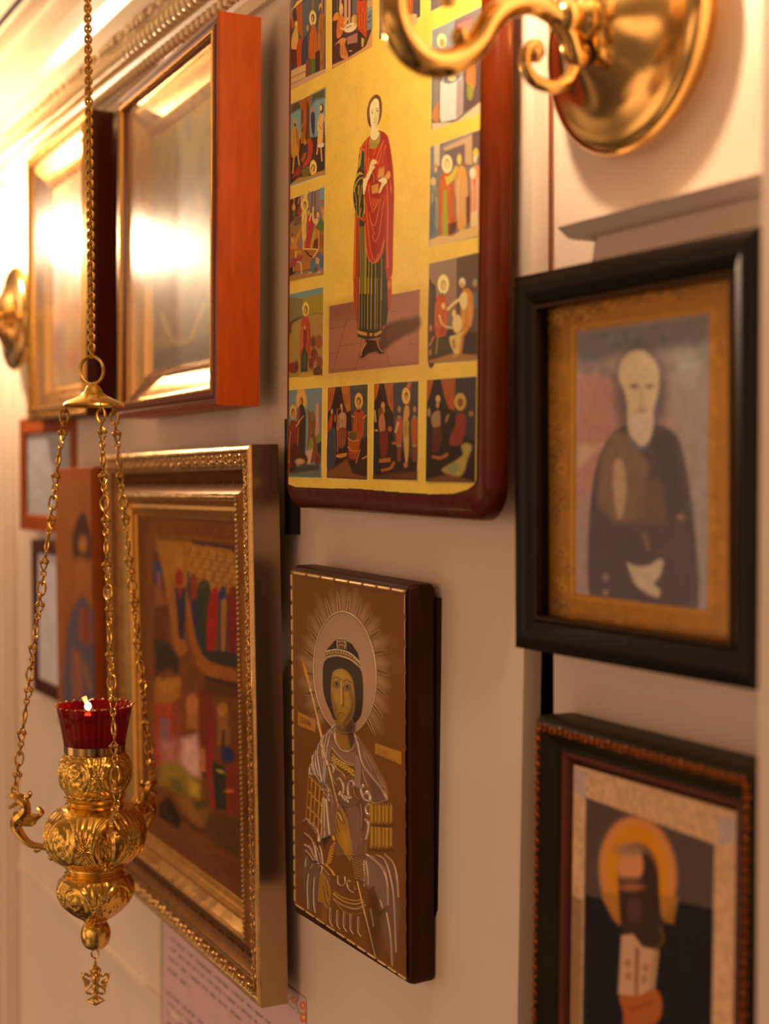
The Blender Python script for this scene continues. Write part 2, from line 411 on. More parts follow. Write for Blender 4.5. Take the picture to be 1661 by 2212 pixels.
# ------------------------------------------------------------------ the room
WALL = mat('painted wall', (236, 221, 202), .55, var=.03, vscale=9, bump=.12, bscale=90)
WALLR = mat('painted wall recess', (232, 217, 200), .5, var=.03, vscale=8, bump=.12, bscale=90)
DARKGAP = mat('dark joint', (40, 26, 18), .8)
TRIM = mat('gloss white paint', (232, 220, 200), .3, var=.04, vscale=30, bump=.05)
XG = -.8722                                    # board end / joint
ea, eb = on_y(1130, 1500, 0), on_y(1150, 370, 0); ek = (eb[0] - ea[0]) / (eb[2] - ea[2])
EX = lambda z: ea[0] + (z - ea[2]) * ek          # the board's edge leans a little off plumb
ga, gb = on_y(1196, 1500, .016), on_y(1192, 370, .016); gk = (gb[0] - ga[0]) / (gb[2] - ga[2])
def slab(xa, xb, y0, y1, z0=.2, z1=2.30):
    m_ = MB(); q = [(xa(z0), z0), (xb(z0), z0), (xb(z1), z1), (xa(z1), z1)]
    m_.add([(x, y0, z) for x, z in q] + [(x, y1, z) for x, z in q], [(0, 1, 2, 3), (7, 6, 5, 4), (0, 4, 5, 1), (1, 5, 6, 2), (2, 6, 7, 3), (3, 7, 4, 0)]); return m_
struct('wall_left', slab(lambda z: -4.6, EX, 0, .016), WALL)
struct('wall_right', slab(lambda z: ga[0] + (z - ga[2]) * gk, lambda z: 1.6, .016, .05), WALLR)
mb = MB(); mb.box(-4.6, 1.6, .05, .09, .2, 2.30)
tag(mb.build('wall_back', mat('wall batten', (60, 44, 34), .8), smooth=False), kind='structure')
mb = MB(); mb.box(-.93, -.80, .040, .05, .2, 2.30); tag(mb.build('trim_9', DARKGAP, smooth=False), kind='structure')
mb = MB(); mb.box(-4.6, 1.6, -2.4, .09, 2.262, 2.30); struct('ceiling', mb, mat('ceiling paint', (232, 216, 190), .6, var=.03, vscale=6, bump=.1))
# crown moulding: profile (y, z) swept along the wall
def sweep_x(prof, x0, x1, mbx):
    K = len(prof); vs = [(x, p[0], p[1]) for x in (x0, x1) for p in prof]
    mbx.add(vs, [(i, (i + 1) % K, K + (i + 1) % K, K + i) for i in range(K)] + [tuple(range(K))[::-1], tuple(range(K, 2 * K))])
CROWN = mat('crown moulding', (226, 206, 170), .32, var=.06, vscale=40, bump=.12, bscale=160)
mb = MB()
sweep_x([(.0, 2.262), (.0, 2.088), (-.008, 2.088), (-.010, 2.10), (-.014, 2.104), (-.014, 2.118), (-.018, 2.124), (-.018, 2.148), (-.022, 2.152), (-.024, 2.168), (-.032, 2.172), (-.036, 2.182), (-.036, 2.186), (-.050, 2.196), (-.066, 2.212), (-.074, 2.226), (-.076, 2.232), (-.084, 2.234), (-.086, 2.248), (-.086, 2.262)], -4.6, -.8874, mb)
struct('trim_1', mb, CROWN)
mb = MB(); x = -3.4
while x < -.9:
    mb.ball((x, -.018, 2.109), .0070, 8, 5, (.85, 1, 1.0)); mb.ball((x, -.0255, 2.136), .0115, 10, 7, (.66, .85, 1.15))
    if int(x * 80) % 3: mb.ball((x, -.0285, 2.160), .0056, 7, 5, (1.1, .8, 1.2))
    x += .0165
struct('trim_2', mb, mat('gilded plaster beads', (232, 208, 162), .2, .35, var=.1, vscale=60), smooth=True)
mb = MB(); mb.box(-4.6, 1.6, -.102, -.097, 2.256, 2.262); struct('trim_3', mb, DARKGAP)
# shelf-like head moulding over the black frame (right)
mb = MB()
zt = on_y(1207, 492, -.016)[2]; zb = on_y(1207, 515, -.016)[2]
sweep_x([(.016, zt), (-.018, zt), (-.007, zb), (.016, zb)], on_y(1207, 500, -.016)[0], -.615, mb)
sweep_x([(.016, zb), (.004, zb), (.002, zb - .018), (.016, zb - .018)], on_y(1290, 500, .004)[0], -.62, mb)
struct('trim_4', mb, WALLR)
# door casing at the right edge
mb = MB(); xr = on_y(1641, 1000, -.052)[0]
mb.box(xr, xr + .05, -.052, .016, .2, 2.26); mb.box(xr + .05, xr + .09, -.046, .016, .2, 2.26)
struct('trim_5', mb, WALLR)
mb = MB(); mb.box(on_y(1619, 300, .010)[0], xr, .010, .016, zt + .004, 2.26); struct('trim_6', mb, WALLR)
# panelled pilaster at the far left
mb = MB(); mb.box(-2.98, -2.405, -.010, 0, .2, 2.09); mb.box(-2.66, -2.50, -.022, -.010, .2, 2.09)
for x in (-2.425, -2.445): mb.box(x - .005, x + .005, -.016, -.010, .2, 2.09)
struct('trim_7', mb, WALL)
# dado line low on the wall
p = on_y(225, 2050, -.004); mb = MB(); mb.box(-3.4, -1.62, -.004, 0, p[2] - .004, p[2] + .004); struct('trim_8', mb, WALL)
# thin cable hanging in the joint
XW = on_y(1188, 300, .012)[0]
mb = MB(); mb.tube([(XW - .001, .012, 2.3), (XW, .012, 2.0), (XW + .001, .012, 1.79), (XW, .012, 1.55)], .0016, 8)
tag(mb.build('cable', mat('brown cable', (120, 60, 25), .5)), 'thin brown electric cable hanging straight down the wall left of the brass sconce', 'cable')

# ------------------------------------------------------------------ brass wall sconces
BRASS = mat('polished brass', (228, 188, 114), .17, 1.0, var=.08, vscale=20, rvar=.06)
BULB = emit_mat('lamp glass', LAMP, BULB_L)
def make_sconce(label, cxyz, bulb):
    t = thing('wall_sconce', label, 'wall lamp', cxyz, group=None)
    mb = MB()   # canopy: dome on a stepped rim, axis out of the wall
    prof = [(.0001, -.052), (.010, -.0520), (.020, -.0500), (.030, -.0460), (.039, -.0405), (.047, -.0355), (.054, -.0315), (.061, -.0290), (.069, -.0280), (.075, -.0270), (.0800, -.0250), (.0828, -.0215), (.0835, -.017), (.0825, -.0145), (.070, -.013), (.070, 0)]
    mb.lathe(prof, 64, 'y'); mb.build('canopy', BRASS, t)
    mb = MB(); mb.lathe([(.0001, -.076), (.006, -.0755), (.011, -.071), (.0125, -.065), (.0105, -.060), (.012, -.057), (.015, -.054), (.015, -.046)], 32, 'y'); mb.build('boss', BRASS, t)
    C0 = np.array(SCONCE_C)
    def loc(px, py): q = on_x(px, py, SCONCE_C[0]) - C0; return (0, q[1], q[2])
    mb = MB()
    P = cr([loc(1262, 118), loc(1243, 120), loc(1228, 78), loc(1200, 34), loc(1150, 8), loc(1100, 14), loc(1060, 45), loc(1030, 95), loc(985, 130), loc(940, 138), loc(895, 118), loc(862, 72), loc(850, 15), loc(862, -45), loc(900, -82)], 6)
    mb.tube(P, list(np.interp(np.linspace(0, 1, len(P)), [0, .25, .45, .8, 1], [.0075, .0074, .0084, .0096, .0068])), 14, up=(1, 0, 0)); mb.build('arm', BRASS, t)
    mb = MB()
    P = cr([loc(1240, 150), loc(1222, 180), loc(1190, 187), loc(1155, 175), loc(1135, 145), loc(1138, 108), loc(1158, 96), loc(1166, 112), loc(1158, 126)], 6)
    mb.tube(P, list(np.linspace(.0050, .0034, len(P))), 10, up=(1, 0, 0)); mb.ball(loc(1156, 118), .0055, 12, 8); mb.build('scroll', BRASS, t)
    mb = MB()
    P = cr([loc(1062, 20), loc(1030, 72), loc(1004, 96), loc(985, 84), loc(990, 66)], 6)
    mb.tube(P, list(np.linspace(.004, .003, len(P))), 10, up=(1, 0, 0)); mb.ball(loc(994, 80), .006, 12, 8); mb.build('scroll', BRASS, t)
    # cup, drip pan, candle sleeve and bulb
    cup = loc(968, -30); mb = MB()
    mb.lathe([(.0001, -.012), (.004, -.012), (.006, -.004), (.012, .002), (.026, .008), (.033, .013), (.0335, .015), (.024, .0125), (.012, .010), (.011, .024), (.013, .030), (.0001, .030)], 40, 'z', cup); mb.build('drip_pan', BRASS, t)
    mb = MB(); P = cr([loc(900, -82), loc(930, -88), loc(955, -68), (cup[0], cup[1], cup[2] - .010)], 6); mb.tube(P, .005, 12, up=(1, 0, 0)); mb.build('arm', BRASS, t)
    mb = MB(); mb.lathe([(.0095, .028), (.0095, .100), (.0001, .100)], 24, 'z', cup); mb.build('candle_sleeve', mat('ivory sleeve', (235, 225, 200), .4), t)
    mb = MB(); mb.lathe([(.007, .098), (.010, .104), (.0155, .114), (.017, .124), (.0145, .136), (.0085, .150), (.003, .160), (.0001, .164)], 28, 'z', cup); mb.build('bulb', bulb, t)
    return t
SCONCE_C = on_y(1396, 72, .016)
s1 = make_sconce('near brass wall sconce with a curled arm and large round canopy above the black frame', SCONCE_C, BULB)
p = on_y(58, 690, -.010)
s2 = make_sconce('small far brass sconce partly hidden behind the leftmost picture case', (p[0], -.010, p[2]), emit_mat('far lamp glass', LAMP, BULB_L * 1.9))
# a globe lamp hanging further down the room
t = thing('globe_lamp', 'frosted glass globe lamp hanging in the room, seen only as glow in glass', 'lamp', ROOM_LAMP)
mb = MB(); mb.ball((0, 0, 0), .075, 24, 16); mb.build('globe', emit_mat('globe glass', (1.0, .72, .42), GLOBE_L), t)
mb = MB(); mb.tube([(0, 0, .07), (0, 0, 2.262 - ROOM_LAMP[2])], .006, 8); mb.build('stem', BRASS, t)
# ------------------------------------------------------------------ pictures on the wall: cases, frames, boards
CHERRY = mat('red cherry wood', (178, 74, 6), .36, spec=.28, var=.16, vscale=26, stretch=(6, 6, .8), bump=.04, bscale=60)
CHERRYD = mat('dark cherry bead', (124, 50, 12), .28, spec=.35, var=.2, vscale=30, stretch=(5, 5, 1))
DARKRED = mat('dark red wood', (70, 24, 8), .45, spec=.2, var=.2, vscale=26, stretch=(6, 6, .8))
GILT = mat('gilt liner', (228, 176, 84), .27, 1.0, var=.10, vscale=20, rvar=.05)
GILTD = mat('dull gilt', (200, 150, 70), .36, 1.0, var=.16, vscale=60, rvar=.1, bump=.1, bscale=400)
SILVER = mat('aged silver gilt', (202, 164, 104), .27, 1.0, var=.14, vscale=50, rvar=.1, bump=.1, bscale=300)
SILVERSIDE = mat('brushed frame side', (178, 152, 124), .20, .9, var=.10, vscale=90, stretch=(40, 40, 1), rvar=.06, bump=.05, bscale=400)
CARD = mat('brown card', (90, 66, 44), .8)
GLASS = glass_mat('picture glass', .24, strength=.5)
PIC = paint_mat('printed picture', .45, spec=.4)

def case(name, label, c, ang, w, h, thick, side, rail, prof, liner, glass=True, gl_y=.002):
    t = thing(name, label, 'picture', c, ang)
    moulding(t, 'frame', w, h, [(0.0, -thick)] + prof, side)
    return t

# two deep wooden cases
def deep_case(label, c, ang, w, h, thick, woodm, bead, lin_m, lw=.036):
    t = thing('glazed_icon_case', label, 'picture', c, ang)
    moulding(t, 'case_sides', w, h, [(0, -thick), (0, -.0015), (.0015, 0)], woodm)
    moulding(t, 'front_rail', w, h, [(.0015, 0), (.006, .0005), (.0085, -.0025), (.011, .001), (.0165, .0015), (.0185, -.002), (.0185, -.010)], bead)
    moulding(t, 'gilt_liner', w - .028, h - .028, [(0, -.001), (.0012, .0022), (.003, .0024), (.0042, .0005), (.0045, -.008), (.003, -.0065), (.006, -.009), (.010, -.010), (lw - .012, -.022), (lw - .008, -.021), (lw - .004, -.025), (lw, -.030)], lin_m)
    back_panel(t, w - .006, h - .006, thick - .004, .003, CARD)
    mb = MB(); mb.box(-w / 2 + .019, w / 2 - .019, .0045, .0065, -h / 2 + .019, h / 2 - .019); mb.build('glass_pane', GLASS, t, smooth=False)
    return t
case1 = deep_case('leftmost wooden icon case with a gold inner border, glaring with lamp light', (-1.9993, -.047, 1.8846), (-2.31, -.05, .83), .361, .397, .036, DARKRED, GILT, GILT)
case2 = deep_case('deep orange-brown wooden icon case with cloudy glass, beside the big gold-ground icon', (-1.5175, -.058, 1.8703), (-2.49, -.4, .14), .3732, .3914, .045, CHERRY, CHERRYD, GILT, .042)

# carved silver-gilt frame
sil = thing('carved_picture_frame', 'wide silver-gilt carved frame with a crowded festival icon, behind the hanging lamp', 'picture', (-1.5478, -.038, 1.3545), (-2.14, .83, -.37))
W_, H_ = .5335, .5555
moulding(sil, 'frame_sides', W_, H_, [(0, -.029), (0, -.001)], SILVERSIDE)
moulding(sil, 'frame', W_, H_, [(0, -.001), (.0015, .001), (.005, .002), (.007, .0005), (.0078, -.001), (.0195, -.0015), (.0215, .000), (.0245, -.0005), (.0255, -.013), (.0480, -.013), (.049, -.004), (.0555, -.004), (.057, -.008), (.062, -.013), (.0625, -.016)], SILVER)
moulding(sil, 'hollow', W_ - .050, H_ - .050, [(0, -.001), (.002, -.005), (.011, -.0095), (.019, -.008), (.0235, -.0042)], mat('shaded hollow', (132, 88, 44), .4, 1.0, var=.2, vscale=60))  # added darker metal: the shade of the cove is put into its colour
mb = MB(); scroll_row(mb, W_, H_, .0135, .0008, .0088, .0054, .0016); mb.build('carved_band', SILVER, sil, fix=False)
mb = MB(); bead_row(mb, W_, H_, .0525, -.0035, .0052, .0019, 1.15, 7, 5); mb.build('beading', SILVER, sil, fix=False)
mb = MB(); scroll_row(mb, W_, H_, .036, -.0092, .0100, .0050, .0007); mb.build('carved_hollow', mat('shaded silver', (120, 84, 46), .45, 1.0, var=.2, vscale=60), sil, fix=False)  # ornament in the cove, darkened in colour with its shade
moulding(sil, 'slip', W_ - .125, H_ - .125, [(0, -.014), (.004, -.0125), (.009, -.0145), (.0095, -.017), (.016, -.019), (.017, -.022)], GILTD)
back_panel(sil, W_ - .01, H_ - .01, .025, .003, CARD)

# black shadow-box frame and green frame on the right
BLACK = mat('black lacquered wood', (14, 9, 6), .36, var=.3, vscale=20, spec=.22)
blk = thing('black_picture_frame', 'black frame with ornamented gold mount around a faded picture of an old bearded monk', 'picture', (-.7415, -.022, 1.6114), (1.4, .41, .09))
WB, HB = .2431, .2682
moulding(blk, 'frame', WB, HB, [(0, -.034), (0, -.0015), (.002, 0), (.009, .0015), (.015, -.001), (.019, -.002), (.0212, -.004), (.0220, -.0165)], BLACK)
moulding(blk, 'inner_bead', WB - .043, HB - .043, [(0, -.004), (.0012, -.002), (.0032, -.002), (.0042, -.006)], mat('worn gilt bead', (58, 40, 22), .4, .7))
back_panel(blk, WB - .006, HB - .006, .028, .003, CARD)
GREEN = mat('dark green wood', (34, 30, 6), .42, spec=.2, var=.25, vscale=25)
grn = thing('green_picture_frame', 'dark green and gold frame with a haloed dark-bearded monk in a black mantle', 'picture', (-.7308, -.022, 1.2532), (.16, -.77, -.05))
WG, HG = .2263, .3542
moulding(grn, 'frame', WG, HG, [(0, -.034), (0, -.006), (.0035, -.001), (.0045, 0), (.0095, .0002), (.0105, -.001), (.014, -.004), (.019, -.0085), (.0215, -.008), (.023, -.010)], GREEN)
mb = MB(); scroll_row(mb, WG, HG, .007, .0003, .006, .0028, .0012); mb.build('gilt_rope', mat('red gold leaf', (168, 90, 30), .35, .9, var=.3, vscale=200), grn, fix=False)
moulding(grn, 'slip', WG - .045, HG - .045, [(0, -.009), (.002, -.0085), (.0045, -.010), (.006, -.013), (.0065, -.016)], mat('brown slip', (96, 44, 16), .35, .3))
back_panel(grn, WG - .006, HG - .006, .028, .003, CARD)

# boards with rounded corners
def rrect(w, h, r, n=8):
    out = []
    for cx, cz, a0 in ((w / 2 - r, h / 2 - r, 0), (-w / 2 + r, h / 2 - r, 90), (-w / 2 + r, -h / 2 + r, 180), (w / 2 - r, -h / 2 + r, 270)):
        for k in range(n + 1): a = radians(a0 + 90 * k / n); out.append((cx + r * cos(a), cz + r * sin(a)))
    return out
def board(parent, name, w, h, r, prof, m, n=8):
    """prof: (inset, y) from the back to the front; front closed"""
    mb = MB(); vs = []; fs = []; N = 4 * (n + 1)
    for ins, y in prof:
        for x, z in rrect(w - 2 * ins, h - 2 * ins, max(.001, r - ins), n): vs.append((x, y, z))
    for k in range(len(prof) - 1):
        for i in range(N): j = (i + 1) % N; fs.append((k * N + i, k * N + j, (k + 1) * N + j, (k + 1) * N + i))
    fs.append(tuple(range(N))); fs.append(tuple((len(prof) - 1) * N + i for i in range(N)))
    mb.add(vs, fs); return mb.build(name, m, parent)
WOOD_P = mat('varnished icon wood', (92, 34, 6), .24, spec=.22, var=.25, vscale=18, stretch=(5, 5, 1), coat=.04, bump=.05, bscale=80)
pan = thing('icon_board', 'large gold-ground icon of a standing saint in red and green among small scenes', 'icon', (-1.0639, -.034, 1.8212), (-1.4, -.2, .7))
WP, HP = .383, .5009
board(pan, 'board', WP, HP, .027, [(.002, .019), (0, .0175), (0, .010), (.002, .006), (.006, .0025), (.012, .0004), (.020, 0)], WOOD_P)
WOOD_W = mat('dark walnut board', (56, 26, 8), .42, spec=.2, var=.3, vscale=22, stretch=(5, 5, 1), bump=.08, bscale=90)
war = thing('icon_board', 'embossed bronze-coloured icon of a haloed warrior saint with a spear on dark board', 'icon', (-1.1184, -.0315, 1.3495), (1.89, 1.05, 1.44))
WW, HW = .2171, .3339
board(war, 'board', WW, HW, .006, [(.003, .026), (0, .023), (0, .006), (.0015, .002), (.005, .0003), (.008, 0)], WOOD_W)
mb = MB(); mb.box(-.102, WW / 2 + .0015, .026, .0295, -.150, .155); mb.build('hanging_batten', mat('batten wood', (34, 20, 12), .7), war)
# narrow dark strip filling the gap on the wall beside it
p = on_y(630, 1140, -.006)
mb = MB(); mb.box(p[0] - .008, p[0] + .008, -.010, 0, 1.545, 1.66)
tag(mb.build('wall_dark_strip', mat('dark strip', (24, 16, 12), .7), smooth=False), 'small black strip on the wall in the gap under the big gold-ground icon', 'hanger')

# three far pictures low on the left
RUST = mat('rust brown wood', (166, 80, 14), .55, spec=.15, var=.15, vscale=18, stretch=(4, 4, 1))
pa = thing('small_picture_frame', 'far picture with an orange wood rail, under the leftmost icon case', 'picture', (-2.165, -.014, 1.6074), (6, 0, 0))
moulding(pa, 'frame', .235, .176, [(0, -.012), (0, 0), (.022, .001), (.026, -.006)], RUST)
pb = thing('small_picture_frame', 'far dark-framed pale picture, lowest at the left behind the lamp chain', 'picture', (-2.1456, -.014, 1.3847), (.2, .4, -.3))
moulding(pb, 'frame', .2174, .2403, [(0, -.013), (0, 0), (.018, .001), (.022, -.006)], DARKRED)
pc = thing('icon_board', 'plain rust-brown icon of a dark-hooded half-length saint behind the hanging lamp', 'icon', (-1.931, -.039, 1.4304), (-1.4, .57, -.45)); PCW, PCH = .200, .3703
board(pc, 'board', PCW, PCH, .003, [(.001, .020), (0, .018), (0, .001), (.001, 0)], RUST)
# ------------------------------------------------------------------ hanging oil lamp
AX, AY = -1.362, -.185
ZC = (np.array([AX, AY, 1.5]) - CAM) @ FW; KP = ZC / FPX           # metres per surveyed pixel at the lamp
def LZ(y):                                                         # height on the lamp axis
    z = 1.5
    for _ in range(6): z += (project((AX, AY, z))[1] - y) * KP
    return z
Z0 = LZ(1800)
lamp = thing('hanging_oil_lamp', 'gilded hanging oil lamp with a red glass cup and small flame on three chains', 'lamp', (AX, AY, Z0))
GOLD = mat('embossed gilded brass', (230, 190, 98), .22, 1.0, var=.12, vscale=90, rvar=.08, bump=.05, bscale=500)
GOLDC = mat('gilded chain', (222, 178, 90), .24, 1.0, var=.15, vscale=90)
def zl(y): return LZ(y) - Z0
def emb(kind, th, v):
    """relief of leaves and medallions in metres; th angle array, v 0..1 down the lobe"""
    if kind == 0: return 0 * th
    n = {1: 5, 2: 6, 3: 5}[kind]
    u = th / (2 * pi) * n + (.5 if kind == 2 else .2); a = (u % 1) * 2 - 1; b = (v - .5) * 2.3; par = np.floor(u) % 2 * 2 - 1
    r = np.hypot(a * 1.05, b); ang = np.arctan2(b, a)
    petals = np.abs(np.sin(ang * 3 + 2.2 * r * par)); med = (np.cos(r * 21) * .35 + petals * np.cos(r * 9 + ang * 2)) * (r < .72)
    q = np.hypot(np.abs(a) - 1.0, b); qa = np.arctan2(b, 1.0 - np.abs(a))
    leaf = (np.cos(qa * 16 + 4 * q) * .7 + .5 * np.cos(q * 12)) * (r >= .80)
    rim = np.exp(-((r - .76) / .035) ** 2) * 1.5 + np.exp(-((np.abs(b) - .98) / .04) ** 2)
    return (.00085 * (med + leaf * .9) + .0008 * rim) * np.clip(1.5 - np.abs(b), 0, 1) * (np.abs(b) < 1.3)
def lobe(name, pts, kind, m=GOLD, n=220, sub=16, parent=None):
    """pts: (radius px, row px)"""
    P = cr([(p[0] * KP, zl(p[1])) for p in pts], sub); P = np.array(P); K = len(P)
    th = np.linspace(0, 2 * pi, n, endpoint=False); v = np.linspace(0, 1, K)
    T, V = np.meshgrid(th, v); R = P[:, 0][:, None] + emb(kind, T, V); Z = np.repeat(P[:, 1][:, None], n, 1)
    co = np.stack([R * np.cos(T), R * np.sin(T), Z], -1).reshape(-1, 3)
    mb = MB(); fs = [(k * n + i, k * n + (i + 1) % n, (k + 1) * n + (i + 1) % n, (k + 1) * n + i) for k in range(K - 1) for i in range(n)]
    mb.add(co, fs); o = mb.build(name, m, parent or lamp, fix=False)
    return o
lobe('upper_bowl', [(60, 1622), (66, 1630), (74, 1645), (77, 1668), (73, 1690), (64, 1708), (60, 1716)], 1)
lobe('neck', [(60, 1716), (66, 1719), (62, 1724), (58, 1729), (64, 1733), (60, 1738)], 0, n=64, sub=5)
lobe('main_bowl', [(60, 1738), (82, 1748), (100, 1768), (109, 1796), (106, 1822), (92, 1846), (72, 1862), (62, 1868)], 2, n=420, sub=28)
lobe('lower_neck', [(62, 1868), (63, 1872), (60, 1878), (66, 1882), (62, 1886)], 0, n=64, sub=5)
lobe('lower_bowl', [(62, 1884), (75, 1896), (81, 1915), (77, 1938), (64, 1957), (44, 1973), (28, 1984), (21, 1993)], 3, sub=16)
lobe('ball_finial', [(19, 1992), (26, 1996), (31, 2008), (32, 2022), (27, 2038), (16, 2048), (3, 2051)], 0, n=48, sub=6)
mb = MB(); mb.lathe([(66 * KP, zl(1606)), (66 * KP, zl(1622)), (60 * KP, zl(1624)), (60 * KP, zl(1606))], 64); mb.build('collar', mat('steel collar', (190, 160, 110), .16, 1.0), lamp)
# pierced finial pendant
PEND = MB()
def P2(x, y, d=0): return tuple(RT * ((x - 206) * KP) + np.array([0, 0, zl(y)]) + FW * d)
def ringp(mb, cx, cy, rx, ry, r, n=14, d=0, seg=6, turn=False):
    D = FW if turn else RT
    mb.tube([D * (cos(2 * pi * k / n) * rx * KP) + np.array([0, 0, zl(cy + ry * sin(2 * pi * k / n))]) + RT * ((cx - 206) * KP) + FW * d for k in range(n)], r, seg, closed=True)
ringp(PEND, 204, 2060, 8, 9, .0008); ringp(PEND, 204, 2074, 5, 6, .0008, turn=True)
PEND.ball(P2(204, 2083), .0022, 8, 6)
for sgn in (-1, 1):
    X = lambda u: 205 + sgn * u
    PEND.tube(cr([P2(X(0), 2088), P2(X(8), 2092), P2(X(10), 2100), P2(X(2), 2104)], 4), .0012, 6)
    PEND.tube(cr([P2(X(3), 2104), P2(X(14), 2108), P2(X(22), 2104), P2(X(28), 2110), P2(X(22), 2120), P2(X(12), 2122)], 4), .0013, 6)
    for k in range(6): PEND.tube(cr([P2(X(12 + k), 2121 + k * 1.2), P2(X(24 - k * .6), 2114 + k * 4), P2(X(31 - k * 1.5), 2100 + k * 5.6)], 3), [.0009, .0011, .0011, .0010, .0008, .0006, .0004], 5)
    PEND.tube(cr([P2(X(4), 2128), P2(X(16), 2134), P2(X(20), 2144), P2(X(9), 2146), P2(X(3), 2140)], 4), .0012, 6)
    PEND.tube([P2(X(0), 2150), P2(X(18), 2161), P2(X(0), 2170)], .0014, 6)
PEND.ball(P2(205, 2098), .0030, 8, 6); PEND.ball(P2(205, 2114), .0042, 10, 7, (1, 1, 1.5)); PEND.ball(P2(205, 2132), .0036, 10, 7, (1, 1, 1.4)); PEND.ball(P2(205, 2148), .0022, 8, 6); PEND.ball(P2(205, 2161), .0040, 10, 7, (1.5, .6, .8))
PEND.build('pendant_ornament', GOLDC, lamp)
# griffin handles, three round the bowl
def rdir(phi): return RT * cos(radians(phi)) + np.array([FW[0], FW[1], 0]) * sin(radians(phi))
def handle(phi):
    D = rdir(phi); S = np.cross(D, [0, 0, 1])
    def Q(x, y, d=0): return D * ((206 - x) * KP) + np.array([0, 0, zl(y)]) + S * d
    mb = MB()
    P = cr([Q(108, 1856), Q(116, 1846), Q(106, 1835), Q(88, 1831), Q(62, 1826), Q(42, 1808), Q(31, 1789), Q(33, 1775), Q(45, 1764), Q(52, 1752), Q(50, 1738), Q(40, 1728), Q(28, 1722), Q(16, 1722)], 5)
    rr = np.interp(np.linspace(0, 1, len(P)), [0, .1, .3, .5, .6, .72, .85, 1], [.0018, .0026, .0034, .0058, .0070, .0050, .0052, .0022])
    mb.tube(P, list(rr), 9); mb.ball(Q(109, 1854), .0034, 10, 7)
    mb.tube([Q(42, 1732), Q(30, 1740), Q(16, 1748), Q(13, 1750)], [.0030, .0022, .0016, .0008], 7)          # lower jaw
    mb.tube(cr([Q(30, 1722), Q(46, 1726), Q(58, 1724), Q(62, 1716), Q(60, 1712)], 3), [.0020] * 6 + [.0024] * 4 + [.0015] * 3, 7)
    mb.tube(cr([Q(84, 1838), Q(74, 1842), Q(71, 1838)], 3), .0014, 6)
    mb.tube(cr([Q(44, 1768), Q(30, 1758), Q(24, 1762)], 3), .0016, 6)                                       # claw
    mb.ball(Q(52, 1757), .0052, 10, 7)
    ringp2 = [Q(28 + 7 * cos(2 * pi * k / 12), 1710 + 8 * sin(2 * pi * k / 12)) for k in range(12)]; mb.tube(ringp2, .0010, 6, closed=True)
    for d in (-.0025, .0025):                                                                               # wings of feathers
        for k in range(8):
            f = k / 7
            mb.tube(cr([Q(40 + 4 * f, 1762 + 20 * f, d), Q(62 + 6 * f, 1770 + 12 * f, d * 1.6), Q(90 - 22 * f, 1762 + 22 * f, d * 1.2)], 3), [.0016, .0018, .0019, .0018, .0016, .0012, .0007], 5)
        mb.tube(cr([Q(50, 1760, d), Q(72, 1766, d * 1.5), Q(88, 1760, d), Q(84, 1752, d), Q(79, 1748, d)], 4), .0017, 6)
        for k in range(5): mb.ball(Q(34 + 4 * k, 1795 - 6 * k, d * 1.6), .0018, 6, 4)
    return mb.build('griffin_handle', GOLDC, lamp)
PH = (176, 56, -64)
for ph in PH: handle(ph)
# red glass cup with a scalloped rim
RED = bpy.data.materials.new('red glass'); RED.use_nodes = True
_t = RED.node_tree; _b = _t.nodes['Principled BSDF']; _n = _t.nodes.new('ShaderNodeTexNoise'); _n.inputs['Scale'].default_value = 60
_r = _t.nodes.new('ShaderNodeValToRGB'); _r.color_ramp.elements[0].color = (.42, .004, .003, 1); _r.color_ramp.elements[1].color = (.62, .012, .008, 1)
_t.links.new(_n.outputs['Fac'], _r.inputs['Fac']); _t.links.new(_r.outputs['Color'], _b.inputs['Base Color'])
_b.inputs['Roughness'].default_value = .08; _b.inputs['Transmission Weight'].default_value = .75; _b.inputs['IOR'].default_value = 1.3
mb = MB(); N = 96; rows = []
outp = [(64, 1618), (65, 1606), (68.5, 1585), (72, 1566), (74.5, 1550), (75.5, 1549), (78.5, 1534), (82, 1522)]
for r, y in outp: rows.append((r, y, 0))
for r, y in reversed(outp): rows.append((r - 4.5, y + (0 if y > 1530 else 1), 0))
vs = []; K = len(rows)
for k, (r, y, _) in enumerate(rows):
    top = 1 if y < 1527 else 0
    for i in range(N):
        a = 2 * pi * i / N; rr = r * (1 + .012 * cos(24 * a) * (1 if 1545 < y < 1610 or y < 1540 else 0)) + (.8 if top else 0)
        yy = y - (2.2 * cos(24 * a) if top else 0)
        vs.append((rr * KP * cos(a), rr * KP * sin(a), zl(yy)))
fs = [(k * N + i, k * N + (i + 1) % N, (k + 1) * N + (i + 1) % N, (k + 1) * N + i) for k in range(K - 1) for i in range(N)]
fs += [tuple((K - 1) * N + i for i in range(N)), tuple(i for i in range(N))[::-1]]
mb.add(vs, fs); cup = mb.build('glass_cup', RED, lamp); cup['label'] = 'red glass cup with a scalloped rim'
mb = MB()
for i in range(24):
    a = 2 * pi * i / 24; mb.ball((81.5 * KP * cos(a), 81.5 * KP * sin(a), zl(1522.5)), .0019, 8, 5, (1, 1, .55))
mb.build('gilt_rim', mat('worn gilt rim', (210, 160, 90), .2, 1.0), cup)
mb = MB(); mb.lathe([(.0001, zl(1534)), (70 * KP, zl(1534)), (70 * KP, zl(1537)), (.0001, zl(1537))], 48); mb.build('oil_surface', mat('lamp oil', (70, 8, 4), .03, coat=1.0), lamp)
mb = MB(); mb.tube([P2(191, 1541, .004), P2(189, 1528, .004), P2(185, 1516, .004), P2(181, 1506, .004)], [.0018, .0018, .0020, .0028], 8); mb.build('wick_holder', mat('pale float', (240, 210, 130), .4), lamp)
